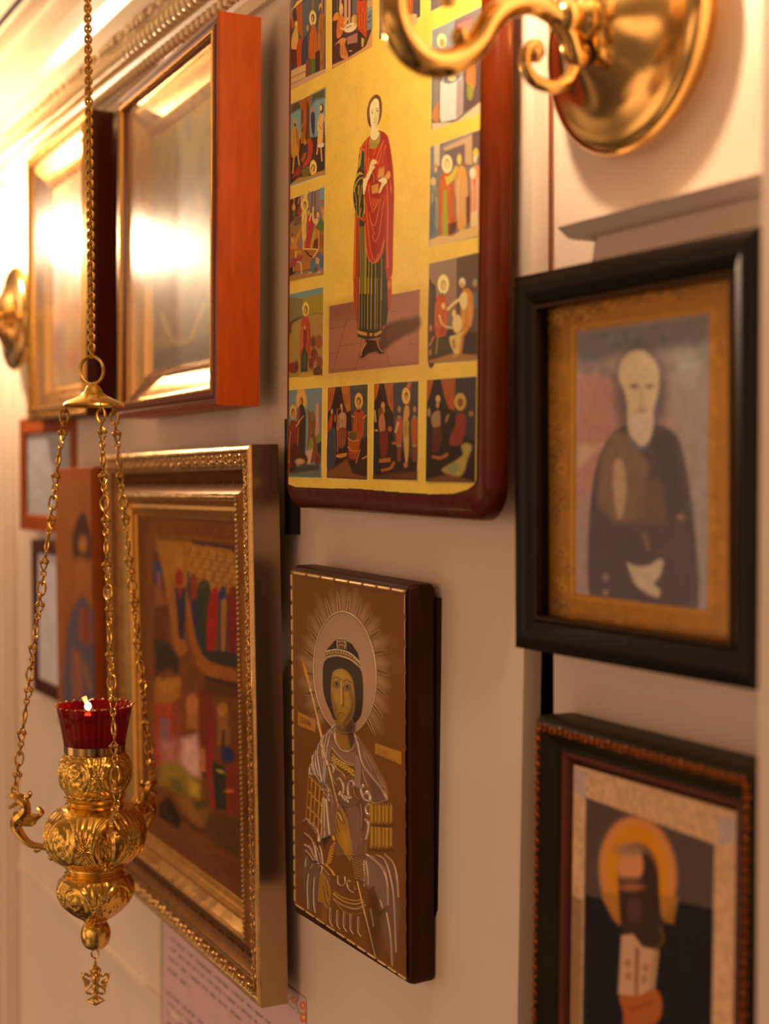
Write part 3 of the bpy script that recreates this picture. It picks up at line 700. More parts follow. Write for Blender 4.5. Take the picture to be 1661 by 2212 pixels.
mb = MB(); mb.lathe([(.0001, -.0036), (.0020, -.0028), (.0032, 0), (.0024, .0026), (.0001, .0044)], 16, 'z', P2(194, 1524, -.006)); fl = mb.build('flame', emit_mat('flame', (1.0, .66, .26), 60), lamp)
# cap, ring and chains
mb = MB()
cap = [(4, 828), (10, 831), (16, 838), (20, 847), (28, 854), (42, 861), (56, 867), (65, 874), (66, 878), (62, 877), (44, 870), (20, 860), (3, 852)]
mb.lathe([(r * KP, zl(y)) for r, y in cap], 56); mb.build('cap', GOLD, lamp)
mb = MB(); ringp(mb, 203, 800, 25, 30, .0017, 28, seg=9); mb.tube([P2(203, 828), P2(203, 836)], .0032, 10); mb.build('cap_ring', GOLDC, lamp)
mb = MB(); y = 768; k = 0                       # suspension chain of small links up to the ceiling hook
top = zl(0) ; z = zl(772); ZT = 2.256 - Z0
while z < ZT:
    D = RT * .0030 if k % 2 else np.array([FW[0], FW[1], 0]) * .0030
    S = -(203 - 206) * 0
    off = RT * ((-3 - 5 * min(1, (z - zl(772)) / (zl(0) - zl(772)))) * KP)
    mb.tube([D * cos(2 * pi * j / 10) + np.array([0, 0, z + 0.0040 + .0042 * sin(2 * pi * j / 10)]) + off for j in range(10)], .0013, 6, closed=True)
    z += .0050; k += 1
mb.build('suspension_chain', GOLDC, lamp)
mb = MB(); mb.lathe([(.0001, 0), (.014, 0), (.013, -.004), (.003, -.006), (.0001, -.006)], 24, 'z', tuple(off + np.array([0, 0, ZT + .006]))); mb.build('ceiling_hook', GOLDC, lamp)
def fancy_chain(phi):
    D = rdir(phi); A = D * (60 * KP) + np.array([0, 0, zl(872)]); B = D * (177 * KP) + np.array([0, 0, zl(1706)])
    L = np.linalg.norm(B - A); t = (B - A) / L; U = np.cross(t, FW); U /= np.linalg.norm(U); V = np.cross(t, U)
    mb = MB(); per = L / 9
    def oval(c, a, b, r, side, n=14): mb.tube([c + t * (a * cos(2 * pi * j / n)) + side * (b * sin(2 * pi * j / n)) for j in range(n)], r, 6, closed=True)
    for k in range(9):
        c = A + t * per * k; side = U if k % 2 == 0 else (U * .6 + V * .8)
        oval(c + t * per * .10, per * .12, .0022, .0009, V)
        oval(c + t * per * .30, per * .17, .0040, .0012, side)
        oval(c + t * per * .49, per * .09, .0024, .0009, V)
        for q in range(3):
            a = 2 * pi * q / 3 + k; e = U * cos(a) + V * sin(a)
            mb.ball(c + t * per * .68 + e * .0032, .0025, 7, 5)
            mb.tube([c + t * per * .56, c + t * per * .66 + e * .0040, c + t * per * .78 + e * .0034, c + t * per * .92], .0009, 5)
        oval(c + t * per * .95, per * .08, .0024, .0009, U)
    return mb.build('chain', GOLDC, lamp)
for ph in PH: fancy_chain(ph)
# ------------------------------------------------------------------ the painted pictures
def Q(ox, oy, s): return lambda *a: [(ox + u / s, oy + v / s) for u, v in (a[0] if len(a) == 1 and isinstance(a[0], list) else a)]
def pip(X, Y, P):
    ins = np.zeros(X.shape, bool); P = np.array(P, float)
    for i in range(len(P)):
        x1, y1 = P[i]; x2, y2 = P[(i + 1) % len(P)]
        if y1 != y2: ins ^= ((y1 > Y) != (y2 > Y)) & (X < (x2 - x1) * (Y - y1) / (y2 - y1) + x1)
    return ins
PANM = paint_mat('icon print on gold', .5, spec=.1)
p = Paint(pan, -.1730, .1770, -.2330, .2440, -.0010, 620, 1180, (1.15, .68, .36), (250, 180, 60))
p.mottle(.05, (30, 30)); p.mottle(.04, (5, 5))
GOLDL = (255, 214, 120)
# faint inscriptions beside the head and along the foot
for k in range(12):
    x = 725 + k * 4.2; p.line([(x, 312 - k * 1.6), (x + .6, 297 - k * 1.6)], .9, (226, 168, 84), .7)
    x = 846 + k * 4; p.line([(x, 256 - k * 1.8), (x + .5, 246 - k * 1.8)], .9, (226, 168, 84), .6)
for k in range(9): p.line([(665 + k * 2.6, 1046), (665 + k * 2.6, 1051)], .8, (255, 200, 110), .6)
for k in range(14): p.line([(716 + k * 3.6, 1041), (717 + k * 3.6, 1048 + (k % 3))], 1, (255, 200, 110), .7)
for k in range(10): p.line([(640 + k * 3, 833), (640 + k * 3, 838)], .8, (255, 200, 110), .35)
def cell(q, c):
    p.line(q, 2.6, (255, 206, 108), .8, smooth=False, closed=True); p.poly(q, c, soft=.5)
def hatch(q, c, n, a=.35, wd=1.2, dy=0):
    q = np.array(q, float)
    for k in range(n):
        t, s_ = p.rng.rand(), p.rng.rand(); A = q[0] + (q[1] - q[0]) * t; B = q[3] + (q[2] - q[3]) * t
        u = A + (B - A) * s_ * .85; v = A + (B - A) * min(1, s_ + .15); p.line([u, v], wd, c, a, smooth=False)
# L0: enthroned man, haloed youth before him
q = [(628, 24), (704, -44), (703.5, 149), (628, 186)]; cell(q, (86, 74, 62)); z = Q(610, 0, 7.91)
p.poly(z((140, 190), (340, 40), (345, 640), (300, 600), (250, 420), (140, 500)), (196, 84, 14))
p.poly(z((180, 180), (220, 130), (240, 200), (245, 330), (215, 400), (180, 300)), (66, 54, 42), smooth=True)
p.poly(z((345, 40), (500, -60), (505, 400), (350, 700)), (98, 90, 80))
p.poly(z((500, -60), (545, -90), (545, 150), (500, 200)), (150, 100, 70)); p.poly(z((560, 0), (620, 0), (600, 200), (560, 190)), (104, 104, 30), .7, 1.5)
for u in (660, 720): p.poly(z((u, -60), (u + 30, -90), (u + 28, 260), (u, 260)), (190, 120, 76))
p.poly(z((240, 360), (262, 460), (270, 700), (230, 850), (150, 820), (160, 640), (205, 500), (225, 400)), (228, 156, 60), smooth=True)
p.poly(z((270, 700), (340, 640), (380, 700), (340, 900), (330, 1120), (250, 1130), (240, 850)), (196, 62, 16), smooth=True)
p.poly(z((150, 840), (240, 850), (250, 1130), (160, 1180)), (92, 40, 20)); p.ell(*z((237, 400))[0], 3, 5, (238, 180, 90))
p.poly(z((340, 720), (420, 640), (440, 1100), (330, 1120)), (62, 58, 54), smooth=True); p.ell(*z((430, 480))[0], 2.5, 7, (206, 130, 50))
p.ell(*z((518, 310))[0], 7.6, 17, (250, 190, 88)); p.ell(*z((518, 310))[0], 3.6, 9, (70, 40, 20)); p.ell(*z((512, 322))[0], 2.2, 6.5, (220, 150, 72))
p.poly(z((500, 430), (550, 430), (590, 600), (600, 960), (540, 1000), (470, 1000), (445, 960), (455, 680)), (206, 84, 16), smooth=True)
p.folds((668, 684, 62, 122), (120, 40, 10), 6, 1.1); p.folds((668, 684, 62, 122), (238, 128, 40), 4, .9)
p.poly(z((480, 1000), (560, 1000), (560, 1260), (490, 1290)), (110, 112, 30)); p.line(z((500, 1020), (498, 1280)), 1.2, (60, 60, 20)); p.line(z((540, 1020), (538, 1260)), 1.2, (60, 60, 20))
p.poly(z((640, 240), (700, 230), (725, 330), (720, 700), (700, 1160), (640, 1180), (605, 830), (610, 480)), (184, 96, 26), smooth=True)
p.ell(*z((650, 130))[0], 3.6, 9, (226, 150, 60)); p.ell(*z((655, 175))[0], 2.8, 7, (120, 70, 30)); p.folds((688, 701, 34, 145), (92, 42, 14), 7, 1.2); p.folds((688, 701, 34, 145), (234, 140, 50), 5, .9)
p.poly(z((400, 1040), (480, 1000), (480, 1290), (400, 1310)), (134, 60, 34)); p.poly(z((560, 900), (640, 850), (640, 1180), (560, 1270)), (70, 34, 20))
p.poly(z((145, 1210), (400, 1090), (395, 1320), (145, 1480)), (226, 158, 84)); p.line(z((150, 1330), (390, 1220)), 2.4, (166, 108, 74)); p.line(z((150, 1440), (390, 1330)), 2.4, (166, 108, 74))
p.poly(z((395, 1320), (740, 1170), (740, 1240), (145, 1540), (145, 1470)), (222, 146, 92))
# L1: tree, kneeling youths
q = [(628, 226), (703, 190), (702, 377), (626, 403)]; cell(q, (132, 142, 118)); z = Q(610, 180, 9.62)
p.poly(z((175, 440), (380, 350), (380, 520), (260, 590), (175, 640)), (82, 58, 24), .95, 3); p.poly(z((600, 240), (890, 90), (890, 300), (800, 320), (700, 340), (640, 420), (590, 480)), (84, 66, 24), .95, 4)
p.poly(z((150, 1300), (360, 1150), (890, 1080), (885, 1900), (700, 1900), (160, 2100)), (72, 36, 16), 1, 2)
p.poly(z((340, 380), (500, 280), (600, 240), (570, 520), (560, 900), (600, 1250), (380, 1250), (400, 800), (390, 520)), (176, 84, 14), soft=1)
p.poly(z((500, 330), (560, 480), (560, 1150), (470, 1150), (500, 800)), (98, 42, 14), .9, 1.5); p.poly(z((385, 520), (430, 560), (430, 1000), (390, 1000)), (104, 40, 18), .9, 1.5)
p.poly(z((230, 900), (290, 900), (340, 1100), (345, 1420), (230, 1540), (180, 1450), (190, 1060)), (212, 130, 26), smooth=True); p.ell(*z((252, 810))[0], 2.7, 7.5, (220, 130, 40)); p.ell(*z((262, 860))[0], 2.4, 4, (110, 60, 20))
p.poly(z((275, 900), (330, 1000), (350, 1400), (290, 1250)), (150, 70, 14), .8, 1); p.folds((630, 645, 275, 325), (150, 74, 14), 5, 1); p.folds((630, 645, 275, 325), (240, 168, 60), 3, .8)
p.line(z((240, 1530), (215, 1900)), 3, (226, 136, 50)); p.line(z((320, 1480), (350, 1700)), 3, (226, 136, 50)); p.poly(z((170, 1900), (250, 1860), (230, 2000), (165, 2090)), (50, 34, 18))
p.line(z((430, 830), (370, 1000), (350, 1200)), 1.6, (220, 120, 40))
p.ell(*z((630, 540))[0], 2.4, 6.5, (206, 110, 40)); p.poly(z((600, 620), (660, 600), (680, 760), (660, 1080), (610, 1000), (590, 750)), (64, 50, 50), smooth=True)
p.ell(*z((815, 520))[0], 4.5, 10, (92, 34, 14)); p.ell(*z((800, 510))[0], 2.7, 6.4, (248, 180, 96)); p.poly(z((790, 640), (850, 640), (880, 760), (850, 900), (840, 1260), (730, 1250), (745, 1000), (720, 960), (750, 720)), (240, 166, 74), smooth=True)
p.poly(z((860, 700), (885, 1000), (870, 1300), (835, 1240)), (120, 40, 16), .9, 1); p.line(z((760, 860), (810, 960), (850, 800)), 1, (150, 70, 20)); p.line(z((790, 680), (760, 780)), .8, (170, 90, 30))
p.poly(z((730, 1260), (865, 1240), (860, 1310), (790, 1345), (720, 1310)), (240, 196, 140)); p.line(z((735, 1340), (715, 1470)), 3, (236, 140, 60)); p.line(z((800, 1340), (820, 1610)), 3.2, (236, 140, 60))
p.ell(*z((470, 1210))[0], 3.4, 7, (196, 122, 26)); p.ell(*z((500, 1160))[0], 2, 5, (90, 50, 20)); p.poly(z((540, 1220), (600, 1180), (630, 1260), (625, 1400), (590, 1580), (520, 1700), (400, 1760), (430, 1690), (520, 1500), (530, 1300)), (198, 54, 22), smooth=True)
p.poly(z((380, 1600), (450, 1430), (500, 1450), (420, 1640)), (190, 64, 22)); p.line(z((500, 1440), (430, 1630)), 1.6, (160, 120, 30)); p.poly(z((440, 1330), (520, 1340), (510, 1430), (430, 1420)), (56, 58, 30))
p.poly(z((270, 1800), (370, 1720), (360, 1900), (260, 1940), (200, 1990)), (160, 44, 18), smooth=True); p.poly(z((400, 1800), (560, 1720), (560, 1900), (430, 1930)), (128, 98, 20), smooth=True); p.folds((652, 668, 362, 380), (60, 48, 18), 5, .9)
p.ell(*z((640, 1755))[0], 7.6, 17, (252, 190, 84)); p.ell(*z((632, 1780))[0], 5, 8.6, (232, 158, 66), rot=20); p.line(z((585, 1780), (640, 1690), (670, 1740), (650, 1830)), 1.6, (84, 50, 22))
p.poly(z((160, 2110), (330, 1960), (560, 1930), (720, 1850), (885, 1800), (885, 1890)), (196, 128, 40), .95, 1.5)
# L2: crowd raising arms
q = [(626, 431), (701, 404), (699, 594), (624, 606)]; cell(q, (150, 104, 78)); z = Q(610, 390, 9.62)
p.poly(z((155, 400), (370, 320), (380, 700), (155, 900)), (86, 40, 20)); p.poly(z((370, 310), (510, 260), (510, 560), (380, 600)), (190, 140, 104), .9)
for u in (545, 600, 660, 710, 760): p.poly(z((u, 230), (u + 28, 215), (u + 25, 700), (u, 720)), (138, 112, 92) if u % 3 else (110, 76, 60))
p.poly(z((770, 165), (870, 130), (868, 390), (770, 400)), (120, 142, 128)); p.poly(z((160, 920), (260, 760), (400, 740), (390, 1300), (160, 1380)), (164, 104, 44), .95, 1)
p.poly(z((240, 790), (395, 740), (390, 900), (250, 940)), (104, 62, 40)); 
for u in range(262, 390, 22): p.line(z((u, 790), (u + 4, 900)), 1, (150, 90, 60))
p.ell(*z((235, 560))[0], 3.6, 8, (226, 140, 50)); p.line(z((240, 480), (245, 380)), 2, (220, 130, 50)); p.poly(z((210, 620), (280, 600), (270, 740), (210, 760)), (96, 90, 26)); p.poly(z((300, 720), (350, 520), (390, 560), (390, 700)), (180, 50, 28)); p.line(z((330, 480), (345, 370)), 2.2, (220, 120, 50))
p.ell(*z((462, 500))[0], 8, 15, (246, 180, 64)); p.ell(*z((468, 510))[0], 3.2, 8, (70, 40, 16)); p.ell(*z((464, 530))[0], 2.3, 6, (222, 146, 60)); p.poly(z((470, 260), (520, 260), (510, 380), (440, 380)), (244, 180, 80))
p.poly(z((410, 640), (500, 620), (510, 800), (490, 960), (490, 1190), (440, 1260), (410, 1180), (400, 900)), (240, 176, 66), smooth=True); p.line(z((440, 1230), (430, 1640)), 3.4, (238, 160, 52)); p.line(z((480, 700), (420, 900)), .9, (170, 100, 30)); p.folds((652, 662, 470, 510), (190, 110, 30), 3, .8)
p.ell(*z((550, 650))[0], 3.6, 8.5, (92, 50, 22)); p.ell(*z((550, 660))[0], 2.6, 6.5, (226, 150, 60)); p.poly(z((520, 760), (600, 740), (640, 820), (640, 960), (600, 1180), (575, 1400), (465, 1420), (490, 1260), (520, 1000)), (204, 46, 24), smooth=True)
p.line(z((560, 830), (600, 690)), 3, (240, 170, 80)); p.folds((663, 676, 465, 535), (120, 20, 14), 5, 1.1); p.folds((663, 676, 465, 535), (238, 90, 50), 3, .9)
p.ell(*z((725, 700))[0], 5.4, 9, (120, 76, 44)); p.ell(*z((735, 715))[0], 3.2, 7.4, (236, 156, 70)); p.line(z((640, 560), (640, 820), (700, 900)), 3.2, (244, 180, 96)); p.poly(z((660, 800), (740, 780), (760, 960), (700, 960)), (228, 172, 96))
p.ell(*z((820, 600))[0], 3.2, 8, (200, 120, 40)); p.line(z((850, 600), (845, 840)), 2.6, (232, 150, 60)); p.poly(z((700, 950), (800, 780), (850, 860), (850, 1040), (750, 1040), (690, 990)), (90, 100, 36), smooth=True); p.poly(z((680, 960), (750, 1040), (750, 1200), (670, 1230)), (200, 104, 26))
p.poly(z((580, 1400), (640, 1080), (690, 1000), (680, 1200), (640, 1440)), (190, 140, 34), smooth=True); p.poly(z((660, 1230), (750, 1180), (745, 1420), (620, 1450)), (120, 40, 14)); p.poly(z((765, 1040), (850, 1040), (850, 1400), (765, 1400)), (176, 86, 16)); p.folds((690, 698, 500, 534), (100, 44, 10), 4, 1)
p.line(z((756, 1040), (752, 1420)), 1.2, (240, 170, 80))
p.poly(z((180, 1340), (340, 1050), (380, 960), (390, 1060), (300, 1300), (320, 1420), (180, 1440)), (216, 120, 34), smooth=True); p.ell(*z((205, 1220))[0], 2.6, 8, (226, 150, 70)); p.line(z((190, 1180), (215, 1110)), 1.6, (60, 34, 16))
p.poly(z((160, 1450), (400, 1400), (740, 1420), (855, 1440), (855, 1600), (500, 1700), (150, 1620)), (176, 92, 22), .95, 1.5)
p.ell(*z((340, 1490))[0], 6, 5, (206, 112, 34)); p.line(z((280, 1470), (275, 1600)), 3, (232, 160, 84)); p.poly(z((160, 1780), (200, 1640), (300, 1600), (410, 1560), (400, 1650), (310, 1700), (250, 1790)), (172, 60, 42), smooth=True)
p.line(z((480, 1460), (560, 1560), (620, 1580)), 3, (70, 36, 18)); p.line(z((430, 1420), (700, 1430), (730, 1450), (640, 1590)), 2.6, (240, 170, 74)); p.poly(z((280, 1740), (620, 1660), (600, 1860), (280, 1910)), (188, 100, 16)); p.line(z((290, 1900), (600, 1850)), 1.4, (80, 36, 10)); p.line(z((310, 1690), (380, 1720), (400, 1960)), 2, (238, 180, 110))
p.poly(z((580, 1700), (640, 1610), (700, 1660), (740, 1850), (640, 1980), (580, 1900)), (92, 100, 92), smooth=True); p.poly(z((700, 1560), (760, 1500), (850, 1560), (850, 1800), (780, 1790), (760, 1640)), (84, 96, 96), smooth=True); p.poly(z((700, 1600), (770, 1620), (760, 1730), (690, 1720)), (226, 140, 50))
p.poly(z((150, 1820), (260, 1760), (270, 1920), (150, 1990)), (60, 30, 16)); p.ell(*z((235, 1840))[0], 2, 6, (214, 130, 40)); p.ell(*z((690, 1850))[0], 3, 5, (120, 60, 30)); p.ell(*z((745, 1930))[0], 7, 3.6, (234, 166, 110), rot=-35); p.ell(*z((560, 1940))[0], 6, 3, (232, 170, 120), rot=-30)
p.poly(z((140, 2000), (420, 1930), (855, 1900), (855, 1950), (140, 2110)), (186, 112, 26), .9, 1.5)
# L3: youth among beasts
q = [(624, 636), (698, 620.5), (697, 809), (621, 817)]; cell(q, (178, 122, 46)); z = Q(610, 600, 9.62)
p.poly(z((130, 350), (845, 190), (845, 330), (560, 390), (300, 430), (130, 390)), (124, 136, 112)); p.poly(z((130, 400), (430, 440), (440, 800), (120, 1000)), (134, 108, 52), .95, 1); p.poly(z((430, 420), (845, 330), (840, 740), (560, 790)), (166, 130, 24), .95, 1.5)
p.line(z((130, 1120), (170, 960), (300, 860), (430, 820)), [12, 5, 3], (84, 52, 24), .9, 2); p.line(z((560, 790), (700, 740), (840, 740)), 2, (140, 90, 30), .8, 1); p.line(z((615, 520), (612, 720)), 4, (190, 100, 24), .6, 1.5)
p.ell(*z((482, 650))[0], 7.3, 15, (250, 184, 72)); p.ell(*z((484, 672))[0], 3.9, 9.5, (74, 46, 20)); p.ell(*z((478, 676))[0], 2.5, 7, (224, 148, 62)); p.poly(z((465, 740), (500, 740), (500, 830), (465, 830)), (224, 150, 66)); p.ell(*z((478, 850))[0], 2.6, 2.4, (90, 96, 60))
p.poly(z((440, 830), (520, 800), (560, 900), (580, 1080), (575, 1560), (540, 1740), (400, 1640), (365, 1700), (370, 1200), (395, 920)), (190, 64, 14), smooth=True)
p.poly(z((420, 1480), (460, 1380), (500, 1520), (530, 1600), (525, 1950), (380, 1960), (385, 1640)), (66, 56, 28)); p.folds((649, 665, 762, 800), (140, 112, 50), 5, .8)
p.poly(z((430, 1080), (470, 1000), (510, 1040), (520, 1250), (500, 1500), (450, 1400), (425, 1250)), (150, 34, 12), smooth=True); p.line(z((470, 960), (430, 1060), (410, 1500)), 1, (230, 128, 44)); p.line(z((510, 1040), (525, 1200), (490, 1500)), .9, (216, 104, 34)); p.line(z((560, 950), (575, 1200), (560, 1500)), 1, (120, 36, 12)); p.line(z((395, 1000), (375, 1500)), 1, (232, 110, 34)); p.ell(*z((470, 1040))[0], 1.8, 4, (226, 150, 60))
for c_, rx, ry, col in (((640, 1330), 6.5, 14, (136, 56, 20)), ((760, 1330), 7.5, 16, (158, 66, 22)), ((600, 1780), 6, 13, (138, 50, 18)), ((770, 1760), 7, 15, (140, 54, 18)), ((220, 1870), 10.5, 12, (140, 52, 18)), ((290, 1840), 4.5, 13, (126, 46, 18)), ((660, 1600), 8, 14, (120, 46, 18))): p.ell(*z(c_)[0], rx, ry, col, soft=1.5)
for c_ in ((640, 1310), (590, 1750), (300, 1830)):
    x, y = z(c_)[0]; p.ell(x - 2, y, 1, 1.5, (60, 20, 10)); p.ell(x + 2, y, 1, 1.5, (60, 20, 10)); p.ell(x, y + 5, 2.4, 2.5, (90, 34, 14)); p.line([(x - 5, y - 8), (x, y - 11), (x + 5, y - 9)], 1.4, (190, 90, 36))
p.poly(z((640, 1900), (740, 1820), (830, 1900), (830, 2030), (640, 2030)), (60, 26, 12), .9, 1.5); p.poly(z((340, 2030), (420, 1980), (640, 1970), (640, 2050), (340, 2080)), (206, 136, 46), .95, 1); p.line(z((700, 1600), (720, 1800)), 1.5, (190, 90, 34), .7)
# T1 physician seated
q = [(717, -120), (804, -190), (803, 100), (717, 150)]; cell(q, (84, 50, 34)); z = Q(610, 0, 7.91)
for u, wd in ((930, 24), (975, 60), (1055, 80), (1125, 62), (1195, 18)): p.poly(z((u, -400), (u + wd * .6, -420), (u + wd * .6, 430), (u, 460)), (214, 140, 88) if wd > 30 else (150, 84, 50))
p.poly(z((1195, -420), (1300, -500), (1290, 220), (1195, 240)), (112, 88, 74)); p.poly(z((1440, -600), (1540, -640), (1540, 480), (1440, 530)), (128, 118, 96)); p.line(z((1450, 190), (1540, 130)), 2, (180, 140, 100)); p.line(z((1460, 380), (1510, 350)), 2, (60, 50, 50)); p.line(z((1470, 300), (1510, 260)), 2.4, (70, 56, 56)); p.poly(z((1450, 20), (1540, -30), (1540, 100), (1450, 150)), (226, 140, 70), .7)
p.poly(z((1180, 300), (1240, 230), (1250, 440), (1180, 460)), (230, 150, 72)); p.poly(z((1100, 640), (1280, 560), (1280, 720), (1110, 760)), (176, 104, 70)); p.poly(z((850, 330), (960, 330), (960, 900), (1100, 980), (860, 1110)), (86, 34, 18))
p.ell(*z((1003, 150))[0], 4.2, 12, (238, 170, 84)); p.ell(*z((1012, 200))[0], 3, 7, (226, 150, 80)); p.poly(z((975, 270), (1020, 250), (1060, 340), (1050, 480), (1000, 620), (930, 640), (935, 400)), (226, 110, 34), smooth=True); p.folds((730, 741, 38, 78), (150, 54, 14), 4, 1); p.line(z((1000, 480), (1040, 500), (1110, 440)), 3.4, (244, 176, 90)); p.line(z((1060, 400), (1120, 310)), 4, (240, 160, 70))
p.poly(z((860, 350), (900, 230), (960, 220), (950, 330)), (230, 126, 40), smooth=True)
p.ell(*z((1165, 490))[0], 15.5, 10, (120, 40, 14), rot=-28); p.ell(*z((1162, 470))[0], 15, 9.2, (238, 190, 122), rot=-28); p.line(z((1090, 480), (1170, 440)), 3, (190, 120, 60)); 
for u in range(1225, 1290, 12): p.line(z((u, 260), (u + 4, 440)), 1, (200, 150, 60))
p.poly(z((1270, 40), (1350, 20), (1430, 40), (1430, 640), (1360, 560), (1290, 520)), (204, 62, 16), smooth=True); p.folds((772, 789, 6, 76), (120, 26, 10), 6, 1.2); p.folds((772, 789, 6, 76), (244, 124, 44), 5, .9)
p.poly(z((1290, 500), (1420, 640), (1390, 800), (1340, 840), (1280, 800)), (62, 38, 22)); p.poly(z((1350, 640), (1400, 670), (1380, 800), (1350, 800)), (206, 150, 50)); p.poly(z((1000, 660), (1090, 660), (1070, 760), (1120, 950), (1090, 1010), (990, 960), (980, 740), (900, 770)), (220, 124, 52), smooth=True); p.folds((735, 750, 92, 122), (110, 40, 16), 6, 1.1); p.poly(z((1110, 760), (1290, 740), (1340, 840), (1130, 960)), (74, 30, 16)); p.ell(*z((1165, 870))[0], 3.4, 1.6, (230, 130, 60))
p.poly(z((850, 1110), (1100, 1000), (1340, 850), (1430, 780), (1540, 480), (1540, 800), (850, 1190)), (222, 138, 60), .95, .8)
# T2, T3 partly behind the lamp arm
q = [(820, -205), (910, -270), (908, 36), (819, 86)]; cell(q, (86, 66, 54)); z = Q(800, 0, 6.39)
p.poly(z((440, -200), (580, -240), (570, 220), (440, 330)), (74, 54, 42)); 
for u in (470, 500, 530): p.line(z((u, -150), (u + 14, 180)), 1.8, (216, 158, 70), .8)
p.poly(z((440, 330), (500, 210), (600, 190), (640, 200), (640, 330), (470, 400), (420, 400)), (226, 150, 84), .95, 1.5); p.ell(*z((490, 260))[0], 4, 6, (196, 96, 34)); p.figure(880, -120, 30, 26, (180, 74, 20), halo=(250, 196, 96)); p.figure(842, -110, 60, 26, (120, 116, 90))
q = [(930, -290), (1048, -375), (1045, -30), (930, 25)]; cell(q, (120, 90, 70)); p.figure(960, -190, 0, 34, (196, 84, 24), halo=(250, 200, 100)); p.figure(1010, -230, -30, 34, (150, 130, 90))
# R0 cauldron
q = [(933, 66), (1043, 12), (1038.5, 244), (931, 281)]; cell(q, (128, 100, 76)); z = Q(800, 0, 6.39)
p.poly(z((850, 420), (1160, 270), (1160, 700), (850, 660)), (150, 136, 112), .9); p.poly(z((1160, 330), (1410, 210), (1400, 300), (1330, 440), (1160, 460)), (140, 80, 66)); p.poly(z((1200, 340), (1400, 250), (1370, 420), (1180, 470)), (190, 110, 80), .8, 1.5)
p.ell(*z((985, 560))[0], 10, 15, (252, 206, 120)); p.ell(*z((990, 590))[0], 5.4, 9, (206, 136, 60)); p.ell(*z((1290, 500))[0], 9, 12, (246, 190, 110)); p.poly(z((1190, 560), (1380, 520), (1330, 900), (1200, 900)), (206, 120, 50), .9, 1.5)
p.poly(z((850, 1060), (960, 1090), (950, 1300), (890, 1530), (860, 1540)), (122, 100, 84)); p.folds((934, 948, 168, 235), (206, 166, 110), 5, 1); p.poly(z((860, 1540), (930, 1400), (945, 1640), (930, 1680), (860, 1650)), (206, 120, 54), smooth=True)
p.poly(z((965, 1130), (1270, 1060), (1280, 1100), (1270, 1560), (1190, 1640), (980, 1690), (960, 1620)), (226, 192, 150)); p.poly(z((1190, 1120), (1280, 1060), (1270, 1560), (1180, 1640)), (168, 122, 96), .85, 1.5)
p.ell(*z((1130, 1070))[0], 24, 12.5, (176, 176, 160), rot=-24); p.ell(*z((1130, 1075))[0], 20, 9.5, (132, 112, 90), rot=-24); p.ell(*z((1125, 1075))[0], 9, 6.5, (246, 196, 116)); p.line(z((1110, 1020), (1130, 990)), 7, (210, 130, 50))
p.poly(z((1300, 900), (1530, 780), (1525, 1400), (1290, 1560)), (100, 66, 48), .9, 1); p.poly(z((1370, 820), (1440, 860), (1440, 1200), (1380, 1220), (1320, 1100)), (226, 110, 50), smooth=True); p.poly(z((1340, 1150), (1420, 1220), (1400, 1370), (1340, 1350)), (150, 128, 40), smooth=True)
p.poly(z((850, 1700), (1180, 1690), (1530, 1400), (1530, 1560), (850, 1800)), (236, 176, 112), .95, 1)
# R1 procession
q = [(930, 318), (1038, 279), (1034, 512), (926, 533)]; cell(q, (140, 106, 82)); z = Q(910, 270, 8.19)
p.poly(z((160, 390), (230, 360), (220, 880), (160, 900)), (146, 118, 100)); p.poly(z((225, 370), (325, 330), (320, 720), (230, 740)), (226, 178, 118)); p.poly(z((380, 400), (780, 180), (900, 160), (900, 700), (770, 700), (770, 330), (420, 460)), (210, 150, 92)); p.poly(z((420, 470), (770, 340), (770, 700), (420, 760)), (128, 90, 72)); p.poly(z((900, 160), (1050, 80), (1045, 460), (900, 600)), (118, 76, 56)); p.poly(z((400, 310), (900, 140), (900, 170), (400, 400)), (150, 120, 104), .8)
def robe(pts, c, f, lt, dk): p.poly(z(*pts), c, smooth=True); b = z((f[0], f[2]), (f[1], f[3])); p.folds((b[0][0], b[1][0], b[0][1], b[1][1]), dk, 5, 1.4, .6); p.folds((b[0][0], b[1][0], b[0][1], b[1][1]), lt, 5, 1.4, .6)
robe([(170, 920), (240, 880), (330, 900), (330, 1300), (290, 1950), (160, 2010)], (122, 114, 90), (180, 310, 950, 1900), (214, 176, 100), (66, 52, 46))
p.ell(*z((255, 760))[0], 3.6, 8.5, (200, 130, 50)); p.ell(*z((255, 790))[0], 2.8, 6.5, (230, 170, 90)); p.ell(*z((210, 1000))[0], 6, 9, (226, 170, 90)); p.poly(z((160, 1400), (250, 1350), (230, 1900), (150, 2000)), (96, 90, 84), .8, 1.5)
robe([(360, 880), (480, 830), (560, 1000), (590, 1500), (620, 1850), (520, 1960), (340, 1960), (310, 1400), (320, 1000)], (206, 84, 20), (340, 570, 900, 1900), (240, 140, 50), (110, 30, 12)); p.poly(z((410, 900), (450, 1080), (580, 960), (640, 740), (620, 700), (520, 880), (440, 920)), (222, 176, 50)); p.poly(z((395, 1150), (450, 1150), (470, 1650), (470, 1950), (370, 1960), (380, 1500)), (176, 150, 30)); p.poly(z((480, 1750), (640, 1700), (600, 1900), (480, 1960)), (84, 40, 18), .9, 1.5)
p.ell(*z((455, 690))[0], 11.6, 20, (255, 216, 130)); p.ell(*z((455, 690))[0], 5.6, 11, (232, 166, 76)); p.ell(*z((458, 700))[0], 3.4, 8, (246, 196, 110)); p.line(z((430, 640), (460, 600), (485, 660)), 1.4, (190, 120, 50))
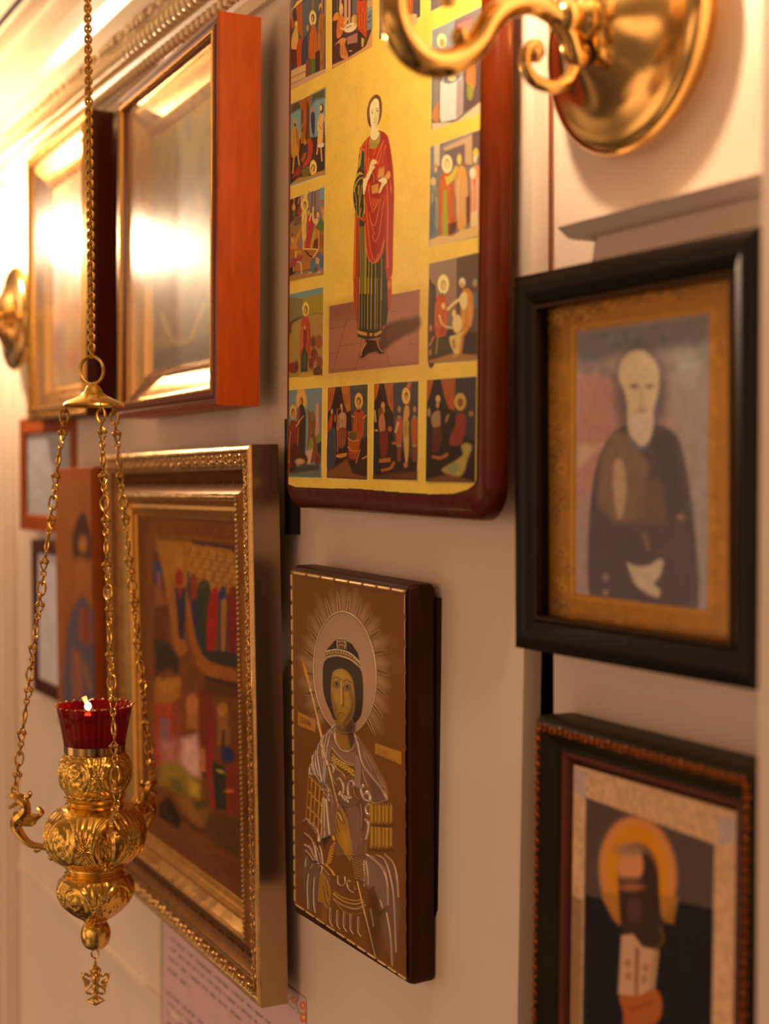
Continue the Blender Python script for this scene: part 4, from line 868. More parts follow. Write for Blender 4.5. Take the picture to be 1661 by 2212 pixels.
robe([(640, 760), (740, 720), (800, 860), (820, 1200), (800, 1760), (650, 1830), (610, 1300), (590, 1100), (600, 900)], (232, 146, 60), (620, 800, 800, 1750), (252, 206, 140), (176, 80, 24)); p.ell(*z((672, 610))[0], 5, 11.5, (240, 190, 84)); p.poly(z((720, 580), (760, 660), (830, 740), (740, 740)), (160, 80, 30), .8, 1)
p.poly(z((790, 1280), (860, 1240), (870, 1700), (800, 1780)), (96, 40, 18), .9, 1)
robe([(900, 760), (980, 700), (1035, 800), (1030, 1300), (1010, 1790), (870, 1810), (870, 1200), (860, 900)], (234, 128, 62), (880, 1020, 760, 1750), (252, 200, 150), (190, 76, 30)); p.ell(*z((965, 500))[0], 6, 11, (236, 176, 66)); p.ell(*z((950, 600))[0], 3.6, 9, (244, 196, 120)); p.ell(*z((910, 850))[0], 7, 12, (250, 206, 150)); p.poly(z((880, 1550), (990, 1500), (1010, 1780), (870, 1810)), (240, 186, 110), .9, 1)
p.poly(z((145, 2040), (320, 1960), (560, 1960), (700, 1860), (1030, 1790), (1025, 1960), (140, 2160)), (238, 170, 86), .95, 1)
# R2 healing
q = [(927, 570), (1034.5, 545), (1030.5, 779), (924, 786)]; cell(q, (140, 96, 60)); z = Q(910, 540, 8.507)
p.poly(z((140, 250), (650, 150), (640, 1000), (140, 1000)), (158, 108, 70)); p.poly(z((650, 150), (1050, 50), (1030, 2000), (640, 2000)), (98, 62, 38)); p.poly(z((140, 620), (190, 600), (260, 680), (270, 1000), (260, 2010), (120, 2040)), (66, 40, 24), smooth=True); p.poly(z((140, 1500), (600, 1450), (1030, 1500), (1025, 1960), (120, 2040)), (62, 34, 18), .95, 2)
robe([(300, 850), (420, 820), (490, 1050), (480, 1300), (440, 1580), (300, 1600), (250, 1500), (250, 1100)], (206, 76, 18), (260, 470, 880, 1560), (244, 132, 50), (120, 28, 10)); p.poly(z((340, 1600), (460, 1560), (560, 1640), (560, 1900), (260, 1950)), (78, 56, 24), .9, 1); p.line(z((330, 1200), (400, 1380), (560, 1430)), 4, (238, 168, 76)); p.line(z((300, 1600), (270, 1900)), 3, (170, 120, 40)); p.ell(*z((405, 1030))[0], 4.4, 7, (240, 176, 90)); p.ell(*z((390, 1480))[0], 6, 9, (176, 54, 20), soft=1.5)
p.ell(*z((405, 630))[0], 12.4, 21, (255, 210, 112)); p.ell(*z((405, 650))[0], 5.6, 11.6, (200, 126, 56)); p.ell(*z((408, 662))[0], 3.6, 9, (240, 178, 92)); p.ell(*z((385, 815))[0], 3.4, 3.4, (120, 100, 50))
robe([(760, 740), (880, 720), (960, 900), (940, 1280), (800, 1560), (740, 1500), (720, 1000)], (216, 120, 28), (740, 930, 760, 1450), (246, 176, 76), (150, 60, 16)); p.poly(z((740, 800), (830, 790), (840, 1000), (780, 1100), (720, 1020), (700, 900)), (240, 190, 106), smooth=True); p.line(z((740, 880), (600, 980), (490, 1090)), 6, (242, 186, 96)); p.ell(*z((752, 600))[0], 6.6, 10.6, (236, 190, 130)); p.ell(*z((750, 650))[0], 4.4, 6, (214, 130, 56)); p.ell(*z((600, 1170))[0], 4, 9, (236, 184, 104))
p.ell(*z((660, 1360))[0], 10.4, 20, (240, 186, 104), soft=1.5); p.poly(z((520, 1600), (620, 1560), (750, 1500), (780, 1560), (720, 1900), (620, 1990), (560, 1960), (600, 1900), (540, 1760)), (232, 170, 80), smooth=True); p.poly(z((560, 1660), (620, 1640), (640, 1800), (580, 1820)), (176, 96, 34), .8, 1.5); p.poly(z((740, 1550), (800, 1500), (750, 1900), (680, 1980)), (196, 104, 24), .9, 1)
p.ell(*z((985, 610))[0], 4.6, 8, (186, 120, 50)); p.ell(*z((990, 570))[0], 4.4, 5, (140, 120, 96)); p.poly(z((960, 780), (1030, 760), (1030, 1080), (960, 1040)), (92, 88, 78), .9, 1.5); p.ell(*z((175, 1430))[0], 3, 7, (200, 110, 34)); p.line(z((150, 1750), (230, 1600)), 3.6, (190, 110, 40)); p.ell(*z((160, 1880))[0], 3.6, 7, (170, 96, 40)); p.poly(z((120, 2040), (560, 1900), (1030, 1930), (1025, 2020), (110, 2080)), (186, 110, 40), .8, 1.5)
# B0 vision under blue sky
q = [(620, 843.5), (696, 837), (694, 1032), (619, 1030)]; cell(q, (128, 130, 104)); z = Q(610, 810, 7.91)
p.poly(z((70, 1640), (660, 1600), (660, 1750), (70, 1740)), (112, 96, 64), .9, 3); p.poly(z((265, 250), (375, 240), (420, 500), (410, 560), (230, 560), (240, 420)), (232, 152, 54), .95, 2); p.ell(*z((325, 400))[0], 10, 18, (240, 166, 64), .8, 3)
p.poly(z((570, 500), (620, 470), (630, 980), (560, 1080)), (208, 132, 84)); p.poly(z((625, 480), (665, 470), (665, 1000), (620, 1000)), (150, 110, 86)); p.poly(z((560, 1050), (665, 980), (660, 1150), (590, 1180)), (134, 116, 34), .9, 1.5); p.poly(z((590, 1180), (665, 1130), (660, 1400), (590, 1380)), (60, 48, 36))
p.ell(*z((325, 450))[0], 3.8, 9, (76, 42, 22)); p.ell(*z((318, 455))[0], 2.4, 6.5, (200, 116, 50)); p.poly(z((270, 570), (340, 500), (390, 620), (400, 800), (385, 1330), (340, 1420), (240, 1400), (250, 800)), (72, 42, 22), smooth=True); p.poly(z((250, 600), (300, 560), (290, 800), (240, 800)), (170, 66, 24), .9, 1); p.line(z((360, 700), (280, 800)), 2.4, (206, 126, 50)); p.folds((644, 660, 905, 980), (40, 22, 12), 5, 1.2)
p.ell(*z((180, 630))[0], 7, 15.4, (240, 158, 56)); p.ell(*z((182, 650))[0], 3.8, 9.4, (84, 46, 22)); p.ell(*z((184, 660))[0], 2.4, 7, (214, 134, 60))
p.poly(z((150, 780), (230, 790), (290, 880), (270, 1200), (250, 1400), (150, 1640), (110, 1640), (95, 1200), (110, 900)), (142, 46, 16), smooth=True); p.poly(z((150, 1200), (260, 1150), (240, 1600), (140, 1660)), (70, 34, 20), .9, 2); p.line(z((140, 960), (110, 1300), (110, 1500)), 1.6, (226, 110, 44)); p.line(z((240, 870), (290, 800)), 3, (226, 136, 56)); p.folds((625, 644, 920, 990), (80, 22, 10), 5, 1.1); p.line(z((265, 900), (260, 1200)), .8, (220, 110, 50))
for x0 in (450, 510): p.poly(z((x0 - 5, 660), (x0 + 30, 640), (x0 + 60, 800), (x0 + 40, 1000), (x0 - 30, 1300), (x0 - 10, 1000)), (140, 76, 26), smooth=True)
p.ell(*z((513, 680))[0], 3.2, 9, (150, 96, 40)); p.ell(*z((440, 640))[0], 1.5, 8, (150, 90, 40)); p.ell(*z((508, 745))[0], 3, 3, (100, 110, 90)); p.poly(z((480, 1050), (540, 980), (600, 1300), (560, 1450), (480, 1500), (520, 1250)), (134, 68, 20), smooth=True); p.poly(z((400, 1300), (520, 1260), (470, 1540), (430, 1530)), (214, 150, 86)); p.poly(z((450, 1200), (500, 1060), (530, 1200), (480, 1280)), (140, 128, 30), smooth=True)
p.ell(*z((600, 1450))[0], 8, 14, (138, 66, 26), soft=1.5); p.ell(*z((600, 1450))[0], 5, 9.5, (120, 44, 18)); p.ell(*z((330, 1440))[0], 13, 13, (78, 36, 18), soft=2); p.ell(*z((300, 1480))[0], 10, 6.5, (206, 136, 76), soft=2); p.poly(z((110, 1600), (400, 1520), (640, 1540), (640, 1620), (140, 1680)), (60, 36, 22), .85, 3)
def tent(x0, x1, yt, yb, z):
    p.poly(z((x0, yt), (x0 + (x1 - x0) * .20, yt - 5), (x0 + (x1 - x0) * .12, yt + 350), (x0, yt + 500)), (206, 92, 20), soft=1)
# B1
q = [(708, 837), (794, 830), (793, 1036.5), (706, 1032)]; cell(q, (62, 28, 14))
p.poly(z((780, 215), (905, 205), (870, 420), (830, 560), (780, 640)), (196, 88, 20)); p.folds((709, 722, 838, 880), (110, 36, 10), 4, 1.2); p.poly(z((1000, 195), (1150, 185), (1170, 600), (1110, 640), (1060, 520)), (196, 100, 26)); p.folds((737, 755, 836, 885), (96, 36, 12), 5, 1.3); p.poly(z((1150, 185), (1455, 160), (1445, 1100), (1200, 1100), (1170, 600)), (88, 70, 50)); hatch(z((1150, 200), (1450, 180), (1445, 700), (1170, 700)), (50, 36, 24), 22)
p.ell(*z((1305, 445))[0], 8.6, 17.6, (246, 164, 58)); p.ell(*z((1303, 455))[0], 5, 9.6, (72, 36, 18)); p.ell(*z((1298, 470))[0], 3.5, 8, (206, 124, 54)); p.poly(z((1285, 540), (1330, 540), (1330, 600), (1285, 600)), (200, 120, 52))
p.poly(z((1260, 590), (1350, 590), (1400, 680), (1390, 900), (1350, 1080), (1210, 1100), (1195, 1000), (1225, 700)), (184, 66, 16), smooth=True); p.folds((763, 784, 888, 945), (96, 26, 10), 6, 1.1); p.folds((763, 784, 888, 945), (236, 120, 40), 4, .9); p.line(z((1225, 720), (1185, 700)), 2.4, (214, 130, 60)); p.line(z((1380, 740), (1430, 690)), 2.6, (214, 130, 60)); p.ell(*z((1305, 618))[0], 4, 2.4, (60, 40, 24))
p.poly(z((1120, 1040), (1140, 960), (1330, 1000), (1340, 1150), (1300, 1290), (1290, 1340), (1300, 1430), (1160, 1430), (1130, 1300)), (178, 74, 18), smooth=True); p.ell(*z((1200, 1040))[0], 9, 9, (96, 76, 34)); p.line(z((1120, 1080), (1200, 1130), (1310, 1110)), 1.6, (230, 130, 40)); p.line(z((1120, 1230), (1200, 1300), (1300, 1290)), 1.8, (226, 120, 40)); p.poly(z((1340, 1100), (1445, 1050), (1440, 1700), (1180, 1640), (1300, 1300)), (70, 38, 20), .95, 2); p.line(z((1325, 1270), (1260, 1500)), 1.8, (206, 128, 54)); p.line(z((1440, 1390), (1370, 1430)), 3, (214, 120, 54)); p.ell(*z((1200, 1400))[0], 10, 6, (150, 50, 14), .8, 3)
p.ell(*z((1008, 530))[0], 2.4, 5, (226, 150, 84)); p.ell(*z((1018, 590))[0], 2, 7, (190, 124, 70)); p.poly(z((980, 660), (1040, 640), (1090, 700), (1080, 900), (1020, 960), (930, 940), (940, 760)), (206, 134, 74), smooth=True); p.folds((728, 745, 893, 930), (120, 50, 30), 6, 1.2, .8); p.poly(z((950, 940), (1090, 920), (1080, 1150), (1030, 1250), (960, 1220)), (140, 56, 32), smooth=True); p.folds((732, 746, 930, 965), (200, 110, 60), 4, .8); p.line(z((935, 590), (945, 1320)), 1.7, (200, 96, 24)); p.line(z((935, 590), (1010, 560)), 1.2, (200, 96, 24)); p.line(z((1075, 620), (1085, 900)), 1.2, (190, 90, 24))
p.poly(z((905, 1370), (1010, 1340), (1110, 1330), (1090, 1390), (1000, 1420), (910, 1400)), (212, 118, 40)); p.ell(*z((845, 630))[0], 2.4, 6, (214, 140, 66)); p.poly(z((790, 800), (850, 640), (850, 860), (800, 1000), (775, 960)), (196, 56, 18), smooth=True); p.poly(z((775, 1030), (870, 900), (930, 1000), (925, 1300), (870, 1600), (765, 1640)), (70, 58, 54), smooth=True); p.line(z((880, 940), (890, 1250)), 1, (110, 90, 80)); p.ell(*z((900, 740))[0], 2, 8, (180, 92, 34)); p.poly(z((765, 1660), (930, 1560), (1100, 1430), (1200, 1680), (1440, 1740), (1440, 1780), (765, 1755)), (142, 68, 22), .9, 3)
# B2, B3
z = Q(790, 790, 6.152)
q = [(808, 829), (904, 823), (901, 1037.5), (806, 1035)]; cell(q, (52, 26, 14))
p.poly(z((115, 245), (185, 240), (150, 400), (112, 480)), (196, 84, 18)); p.poly(z((245, 238), (365, 232), (365, 640), (300, 520)), (190, 84, 18)); p.folds((832, 848, 830, 880), (104, 34, 10), 4, 1.2); p.poly(z((365, 232), (700, 205), (690, 1300), (370, 1000)), (72, 56, 46)); p.poly(z((560, 215), (610, 215), (590, 480), (560, 640)), (150, 66, 22), .9, 1)
p.ell(*z((228, 530))[0], 4, 8, (220, 130, 60)); p.ell(*z((240, 590))[0], 2.4, 6, (200, 120, 60)); p.poly(z((190, 660), (240, 640), (260, 860), (200, 900), (170, 780)), (200, 106, 50), smooth=True); p.poly(z((190, 900), (290, 900), (280, 1180), (200, 1200)), (120, 34, 18), smooth=True); p.poly(z((165, 570), (225, 560), (220, 620), (170, 700)), (140, 60, 20)); p.line(z((120, 600), (130, 740)), 4, (196, 130, 70)); p.poly(z((112, 880), (180, 850), (180, 1400), (100, 1420)), (44, 36, 34), .9, 1); p.ell(*z((140, 860))[0], 4, 2.4, (220, 120, 40))
p.ell(*z((535, 400))[0], 9, 18, (240, 166, 66)); p.ell(*z((540, 400))[0], 3.6, 8, (96, 50, 24)); p.ell(*z((540, 425))[0], 3, 7, (206, 130, 60)); p.poly(z((560, 220), (600, 230), (575, 320), (540, 300)), (200, 100, 40)); p.poly(z((520, 540), (570, 540), (580, 640), (560, 740), (575, 960), (560, 1250), (530, 1290), (500, 960), (495, 740)), (216, 138, 54), smooth=True); p.poly(z((495, 740), (575, 730), (570, 950), (500, 980)), (196, 134, 48)); p.folds((871, 883, 910, 945), (130, 90, 30), 4, 1); p.ell(*z((530, 1320))[0], 4.4, 6, (200, 100, 40))
for u in (440, 645): p.ell(*z((u + 5, 580))[0], 3.6, 7, (196, 110, 50)); p.poly(z((u - 40, 720), (u + 30, 670), (u + 45, 800), (u + 30, 1070), (u - 20, 1070), (u - 40, 900)), (186, 76, 22), smooth=True); p.poly(z((u - 25, 1080), (u + 30, 1080), (u + 25, 1270), (u - 20, 1280)), (140, 56, 22), .9, 1); p.ell(*z((u, 1060))[0], 5.5, 3, (170, 120, 60)); p.ell(*z((u, 680))[0], 4, 4, (130, 116, 70))
p.line(z((430, 760), (395, 880)), 5, (214, 150, 80)); p.ell(*z((320, 840))[0], 5, 6, (180, 84, 34)); p.ell(*z((378, 1030))[0], 5.4, 2.8, (206, 72, 30)); p.poly(z((175, 1240), (330, 1220), (330, 1280), (180, 1290)), (190, 96, 30), .9, 1.2); p.line(z((220, 1390), (330, 1360), (370, 1290)), 6, (186, 92, 30), .9, 1.5); p.poly(z((98, 1460), (690, 1400), (685, 1530), (95, 1500)), (112, 54, 18), .8, 4)
q = [(922, 821), (1029.5, 813), (1026.5, 1043), (919, 1040)]; cell(q, (46, 26, 14))
p.poly(z((815, 190), (905, 180), (850, 390), (812, 500)), (186, 80, 18), soft=1); p.poly(z((995, 180), (1190, 170), (1180, 600), (1100, 560), (1050, 420)), (176, 74, 18), soft=1.5); p.poly(z((1190, 170), (1470, 155), (1460, 1000), (1190, 900)), (62, 46, 36))
p.ell(*z((1255, 480))[0], 12.6, 19, (206, 140, 50)); p.ell(*z((1258, 490))[0], 6, 10, (130, 76, 34)); p.poly(z((1210, 650), (1310, 640), (1330, 800), (1300, 960), (1230, 1060), (1110, 1040), (1140, 880), (1190, 800)), (142, 46, 18), smooth=True); p.ell(*z((960, 440))[0], 5, 8, (220, 150, 74)); p.ell(*z((955, 520))[0], 3.6, 7, (200, 126, 66)); p.poly(z((890, 640), (980, 600), (985, 820), (910, 830), (870, 740)), (166, 110, 60), soft=1.5, smooth=True); p.poly(z((890, 830), (1000, 800), (1020, 960), (960, 1150), (880, 1150)), (92, 34, 18), soft=1.5)
p.ell(*z((840, 620))[0], 3.4, 10, (170, 120, 70)); p.ell(*z((1080, 700))[0], 2.6, 10, (160, 104, 54), rot=20); p.ell(*z((1400, 640))[0], 5, 6, (170, 100, 44)); p.line(z((900, 1210), (990, 1225), (1080, 1180)), 6.5, (186, 92, 30), .95, 2); p.poly(z((1270, 1060), (1350, 1030), (1410, 1080), (1350, 1250), (1310, 1400), (1220, 1480), (1010, 1390), (1180, 1270), (1290, 1180)), (178, 136, 52), soft=2.5, smooth=True); p.poly(z((1060, 1380), (1180, 1280), (1250, 1340), (1180, 1460)), (136, 128, 66), .9, 3); p.poly(z((815, 1510), (1100, 1440), (1460, 1540), (1460, 1560), (815, 1560)), (130, 70, 24), .8, 4)
# the standing saint: stone floor, green tunic, red mantle
p.line([(711, 662), (907, 626)], 1.2, (206, 130, 60), .4)
p.poly([(711.5, 661.5), (907, 625), (904.5, 787), (709.5, 807)], (158, 86, 52), soft=.5); z = Q(700, 600, 7.55)
p.poly(z((80, 760), (380, 600), (1560, 300), (1550, 1440), (75, 1580)), (196, 108, 60), .6, 40); p.poly(z((80, 480), (480, 400), (500, 620), (90, 700)), (120, 60, 36), .5, 20)
for a_ in ([(85, 830), (340, 790)], [(380, 690), (520, 665)], [(380, 655), (340, 800), (250, 1110), (130, 1560)], [(255, 1115), (600, 1065)], [(80, 1240), (220, 1222)], [(130, 1510), (515, 1480)], [(610, 1020), (590, 1180), (515, 1500)], [(1090, 560), (1220, 540)], [(1265, 650), (1560, 600)], [(1390, 1000), (1410, 1090), (1550, 1075)], [(1010, 1190), (1040, 1310), (1060, 1440), (1530, 1390)]): p.line(z(*a_), .9, (92, 44, 24), .8, smooth=False)
p.poly(z((860, 1080), (960, 800), (1200, 690), (1400, 660), (1555, 640), (1555, 820), (1300, 960), (1100, 1080), (980, 1180), (700, 1240), (620, 1300), (600, 1260)), (84, 38, 16), .9, 5, smooth=True)
p.poly(z((680, 1010), (850, 1020), (870, 1090), (985, 1200), (980, 1240), (900, 1245), (850, 1200), (720, 1230), (650, 1300), (595, 1300), (590, 1230), (650, 1130)), (66, 32, 14)); p.line(z((690, 1060), (620, 1180), (600, 1270)), 2.2, (216, 130, 50)); p.line(z((865, 1050), (900, 1150), (960, 1210)), 2, (210, 120, 40))
p.poly([(768, 470), (776, 460), (790, 462), (792, 560), (785, 640), (776, 690), (768, 672), (763, 640), (766, 560)], (200, 60, 14)); z = Q(740, 400, 9.614)
p.poly(z((250, 560), (350, 680), (320, 1300), (320, 2212), (235, 2100), (215, 1900), (235, 1200)), (204, 66, 16)); p.line(z((262, 650), (255, 1300), (240, 2000)), 1.4, (240, 120, 40)); p.line(z((310, 700), (300, 1500), (290, 2100)), 1.6, (136, 28, 10))
z2 = Q(700, 600, 7.55)
p.poly(z((345, 700), (900, 1000), (930, 2300), (320, 2300)), (66, 54, 26)); p.poly(z2((555, 0), (1045, 0), (1060, 400), (1020, 740), (1000, 820), (940, 860), (935, 960), (820, 990), (690, 1010), (550, 960), (545, 850), (550, 640), (520, 600), (500, 420), (550, 280)), (60, 50, 24))
p.poly(z2((480, 0), (560, 0), (550, 640), (560, 850), (510, 600), (490, 430), (500, 300)), (188, 56, 14)); p.poly(z2((1030, 0), (1100, 0), (1105, 270), (1085, 420), (1060, 560), (1040, 500)), (190, 62, 16)); p.ell(*z2((1065, 110))[0], 3.6, 9, (226, 104, 26))
for u, t_ in ((575, 1.2), (620, 1), (665, .6), (715, 1.8), (770, 2), (835, 1.8), (870, .9), (930, 1.4)): p.line(z2((u, 0), (u - 4, 400), (u - 8 + (u % 3), 830)), t_, (196, 140, 34), .9)
for u, t_ in ((360, 1.6), (400, 1.6), (440, 1.4), (475, 3), (540, 1.6), (600, 1.8), (680, 1), (805, 1)):
    p.line(z((u, 860 + max(0, u - 500) * 5), (u + 5, 1500), (u + 2, 2250)), t_, (206, 146, 34), .85)
p.poly(z2((545, 850), (600, 870), (720, 900), (850, 900), (935, 850), (935, 900), (850, 950), (720, 950), (600, 935), (545, 900)), (214, 130, 40)); p.poly(z2((700, 860), (745, 870), (740, 960), (700, 950)), (80, 44, 18)); p.poly(z2((790, 880), (820, 880), (815, 960), (785, 960)), (80, 44, 18)); p.line(z2((600, 860), (720, 890), (850, 885), (930, 845)), 1.2, (60, 40, 20)); p.ell(*z2((975, 800))[0], 2, 5, (190, 80, 30), rot=20)
# mantle
z = Q(740, 190, 9.614); zb = Q(740, 400, 9.614)
RD, RDD, RDL = (196, 46, 12), (136, 26, 8), (240, 128, 44)
p.poly(z((560, 1000), (640, 960), (760, 880), (860, 920), (940, 1010), (980, 1180), (1020, 1420), (1050, 1700), (1065, 2000)) + zb((1068, 200), (1050, 900), (1040, 1700), (1020, 1900), (925, 1950), (890, 1700), (900, 1080), (850, 1400), (740, 1600), (640, 1620), (560, 1580), (500, 1400), (470, 900), (460, 560)) + z((440, 1900), (455, 1500), (440, 1290), (380, 1290), (335, 1400), (360, 1250), (460, 1100)), RD)
p.poly(z((770, 890), (860, 920), (940, 1010), (990, 1250), (1040, 1650), (1065, 2100)) + zb((1068, 300), (1045, 1200), (1030, 1850), (960, 1780), (950, 900), (940, 300)) + z((920, 2000), (930, 1700), (900, 1200), (800, 1050)), (170, 38, 10), .85, 2)
p.poly(z((900, 1880), (880, 2212), (700, 2212), (560, 2180), (600, 1980), (560, 1900), (660, 1650), (700, 1900), (880, 1750)), RDD, .6, 3)
p.poly(zb((560, 150), (780, 180), (900, 400), (890, 950), (760, 1500), (640, 1560), (560, 1300), (600, 800), (500, 500)), (158, 32, 8), .75, 5)
for a_, t_ in (([(560, 1080), (545, 1300), (530, 1700), (480, 1850)], 1.6), ([(500, 1080), (480, 1400), (500, 1700)], 1.3), ([(555, 1240), (640, 1260), (740, 1200), (790, 1080)], 1.2), ([(700, 1480), (790, 1230), (860, 1100)], 1.2), ([(740, 1580), (800, 1350), (790, 1200)], 1), ([(840, 1640), (850, 1350), (900, 1200)], 1.2), ([(380, 1250), (440, 1180), (530, 1080)], 1), ([(360, 1290), (420, 1260), (450, 1330)], 1.8), ([(640, 1400), (680, 1290), (700, 1240)], 1), ([(530, 1470), (700, 1500), (740, 1600)], 1.1), ([(560, 2000), (540, 2150)], 1.4), ([(990, 1900), (1000, 2200)], 1)): p.line(z(*a_), t_, RDL, .85)
for a_, t_ in (([(880, 1700), (960, 1660), (1000, 1740)], 1.4), ([(560, 1270), (540, 1400), (600, 1480)], 3), ([(830, 1300), (860, 1500), (830, 1640)], 3), ([(640, 1650), (600, 1900)], 5), ([(930, 1300), (960, 1600)], 3)): p.line(z(*a_), t_, RDD, .6, 1.5)
for a_, t_ in (([(530, 0), (560, 250), (600, 470), (640, 500), (680, 470), (735, 290)], 1.3), ([(600, 520), (630, 570), (680, 480), (770, 290)], 1), ([(550, 560), (600, 800), (650, 835), (690, 780), (760, 450), (790, 290)], 1.2), ([(600, 800), (640, 960), (660, 1010), (620, 1050), (650, 1140), (690, 1165), (760, 1000), (830, 480), (860, 330)], 1.2), ([(490, 400), (520, 800), (560, 1200), (620, 1500), (690, 1560), (740, 1420)], 1.3), ([(465, 800), (480, 1200), (520, 1480), (600, 1600), (660, 1610), (720, 1560), (800, 1400), (860, 1150)], 1.6), ([(925, 0), (940, 600), (930, 1200), (940, 1700)], 1.5), ([(1000, 0), (1020, 150)], 1), ([(260, 600), (262, 900)], 1)): p.line(zb(*a_), t_, RDL, .85)
p.poly(zb((590, 250), (740, 290), (690, 440), (620, 470), (590, 350)), (216, 66, 20), .9, 1.5)
# sleeve and hands
p.poly(z((400, 1290), (445, 1310), (450, 1500), (450, 1850), (420, 1900)) + zb((480, 40), (440, 250), (450, 600), (430, 680), (390, 700), (340, 650), (290, 640), (235, 420), (220, 250)) + z((225, 2050), (270, 1900), (310, 1700), (340, 1400)), (60, 50, 24))
p.poly(z((335, 1500), (385, 1310), (400, 1330), (370, 1600), (320, 1700)), (196, 146, 50)); p.line(z((400, 1400), (380, 1600), (420, 1700)), 1.4, (110, 96, 50)); p.poly(z((300, 1800), (360, 1745), (430, 1800), (350, 1800), (280, 1880)), (216, 156, 50), smooth=True); p.line(z((425, 1860), (340, 1900), (250, 2050), (245, 2150)), 2.2, (210, 150, 50))
for a_ in ([(290, 0), (250, 100), (290, 350), (240, 410)], [(330, 0), (320, 200)], [(350, 0), (345, 150), (350, 450), (350, 650)], [(400, 0), (370, 250), (350, 430)], [(290, 400), (300, 620), (340, 650)], [(460, 300), (450, 500), (400, 690), (360, 640), (380, 480)]): p.line(zb(*a_), 1.3, (210, 150, 46), .9)
SK, SKD = (250, 200, 118), (196, 122, 56)
p.poly(z((430, 1900), (500, 1850), (530, 1900), (500, 2020), (450, 2212), (425, 2212), (420, 2000)), SK); p.poly(z((500, 1830), (545, 1720), (560, 1640), (580, 1550), (620, 1490), (680, 1500), (710, 1560), (650, 1600), (670, 1650), (620, 1720), (570, 1830), (525, 1910)), SK, smooth=True); p.line(z((620, 1500), (600, 1600), (640, 1620)), .8, SKD, .8); p.line(z((670, 1560), (600, 1640)), .8, SKD, .8); p.line(z((650, 1650), (590, 1700)), .8, SKD, .8)
p.poly(z((745, 1660), (875, 1620), (865, 1850), (720, 1880)), (206, 108, 40)); p.poly(z((755, 1700), (860, 1660), (850, 1830), (730, 1860)), (222, 136, 52)); p.poly(z((600, 2030), (745, 1980), (745, 2170), (605, 2200)), (220, 130, 50)); p.line(z((600, 2000), (745, 1960)), 1.6, (120, 50, 20)); p.line(z((640, 1960), (650, 1840), (620, 1760)), 1, (240, 150, 60)); p.line(z((690, 1900), (790, 1880)), 2, (190, 80, 30))
p.poly(z((745, 1920), (800, 1880), (860, 1860), (910, 1890), (920, 1960), (850, 2040), (790, 2160), (755, 2180), (780, 2060), (810, 1970), (760, 1945)), SK, smooth=True); p.line(z((840, 1960), (770, 2150)), .8, SKD, .8); p.line(z((870, 1960), (800, 2120)), .8, SKD, .8); p.poly(z((880, 1840), (960, 1720), (995, 1830), (930, 1900)), (236, 140, 60), smooth=True)
# neck, collar, head
p.poly(z((590, 830), (730, 800), (740, 900), (780, 960), (700, 1080), (620, 1090), (570, 1020)), SK); p.poly(z((560, 1000), (600, 1080), (680, 1100), (740, 1040), (770, 900), (800, 960), (790, 1100), (740, 1200), (640, 1255), (560, 1240)), (190, 140, 50)); p.line(z((565, 1000), (610, 1085), (690, 1090), (745, 1010)), .9, (110, 70, 24)); p.line(z((790, 960), (780, 1120), (735, 1200)), 1.6, (70, 56, 26)); p.poly(z((545, 1180), (562, 1250), (548, 1240)), (50, 40, 20))
for k in range(8): p.line(z((575 + k * 22, 1130), (578 + k * 21, 1230)), .7, (120, 84, 26), .8)
p.poly(z((700, 135), (760, 165), (800, 240), (818, 400), (800, 600), (740, 760), (700, 700), (600, 700), (590, 815), (545, 770), (515, 650), (508, 480), (550, 290), (620, 180)), (112, 54, 16), smooth=True); p.line(z((700, 150), (600, 230), (545, 400), (530, 640)), 1.4, (168, 94, 36), .8, 1); p.line(z((740, 190), (780, 300), (790, 500)), 1.4, (160, 88, 34), .7, 1)
p.poly(z((650, 235), (700, 220), (745, 260), (760, 380), (762, 540), (740, 700), (700, 800), (650, 860), (600, 810), (575, 660), (560, 500), (580, 340)), (252, 206, 124), smooth=True); p.poly(z((740, 420), (765, 500), (730, 740), (700, 830), (690, 700)), (222, 150, 72), .6, 3)
p.line(z((690, 440), (710, 420), (745, 425)), .9, (96, 50, 20)); p.line(z((600, 490), (620, 465), (635, 465)), .8, (110, 60, 24)); p.ell(*z((718, 475))[0], 2, 1.3, (90, 48, 22)); p.ell(*z((616, 518))[0], 1.6, 1.3, (90, 48, 22)); p.line(z((695, 490), (720, 460), (745, 490)), .6, (120, 66, 30), .8); p.line(z((675, 500), (678, 620), (665, 665), (645, 655)), .7, (170, 100, 46), .9); p.line(z((640, 725), (665, 715), (690, 712)), 1.2, (206, 70, 40)); p.line(z((650, 770), (680, 765)), .9, (200, 120, 60), .8); p.ell(*z((700, 640))[0], 2.2, 4, (244, 160, 96), .4, 2)
PAPER = [(622, 70), (624, 45), (630, 22), (641, 4), (662, -14), (1050, -318), (1062, -318), (1049, 0), (1044, 300), (1037, 600), (1031, 1000), (1031, 1030), (1026, 1046), (1010, 1058), (980, 1067), (930, 1068), (850, 1063), (770, 1056), (700, 1055.5), (640, 1053), (624, 1047), (617.5, 1034), (617, 1000)]
p.line(PAPER, 2.2, (255, 204, 104), .6, smooth=False, closed=True)
p.rgb *= (1.04, .96, .82)
p.finish('painting', PANM, mask=pip(p.X, p.Y, PAPER))
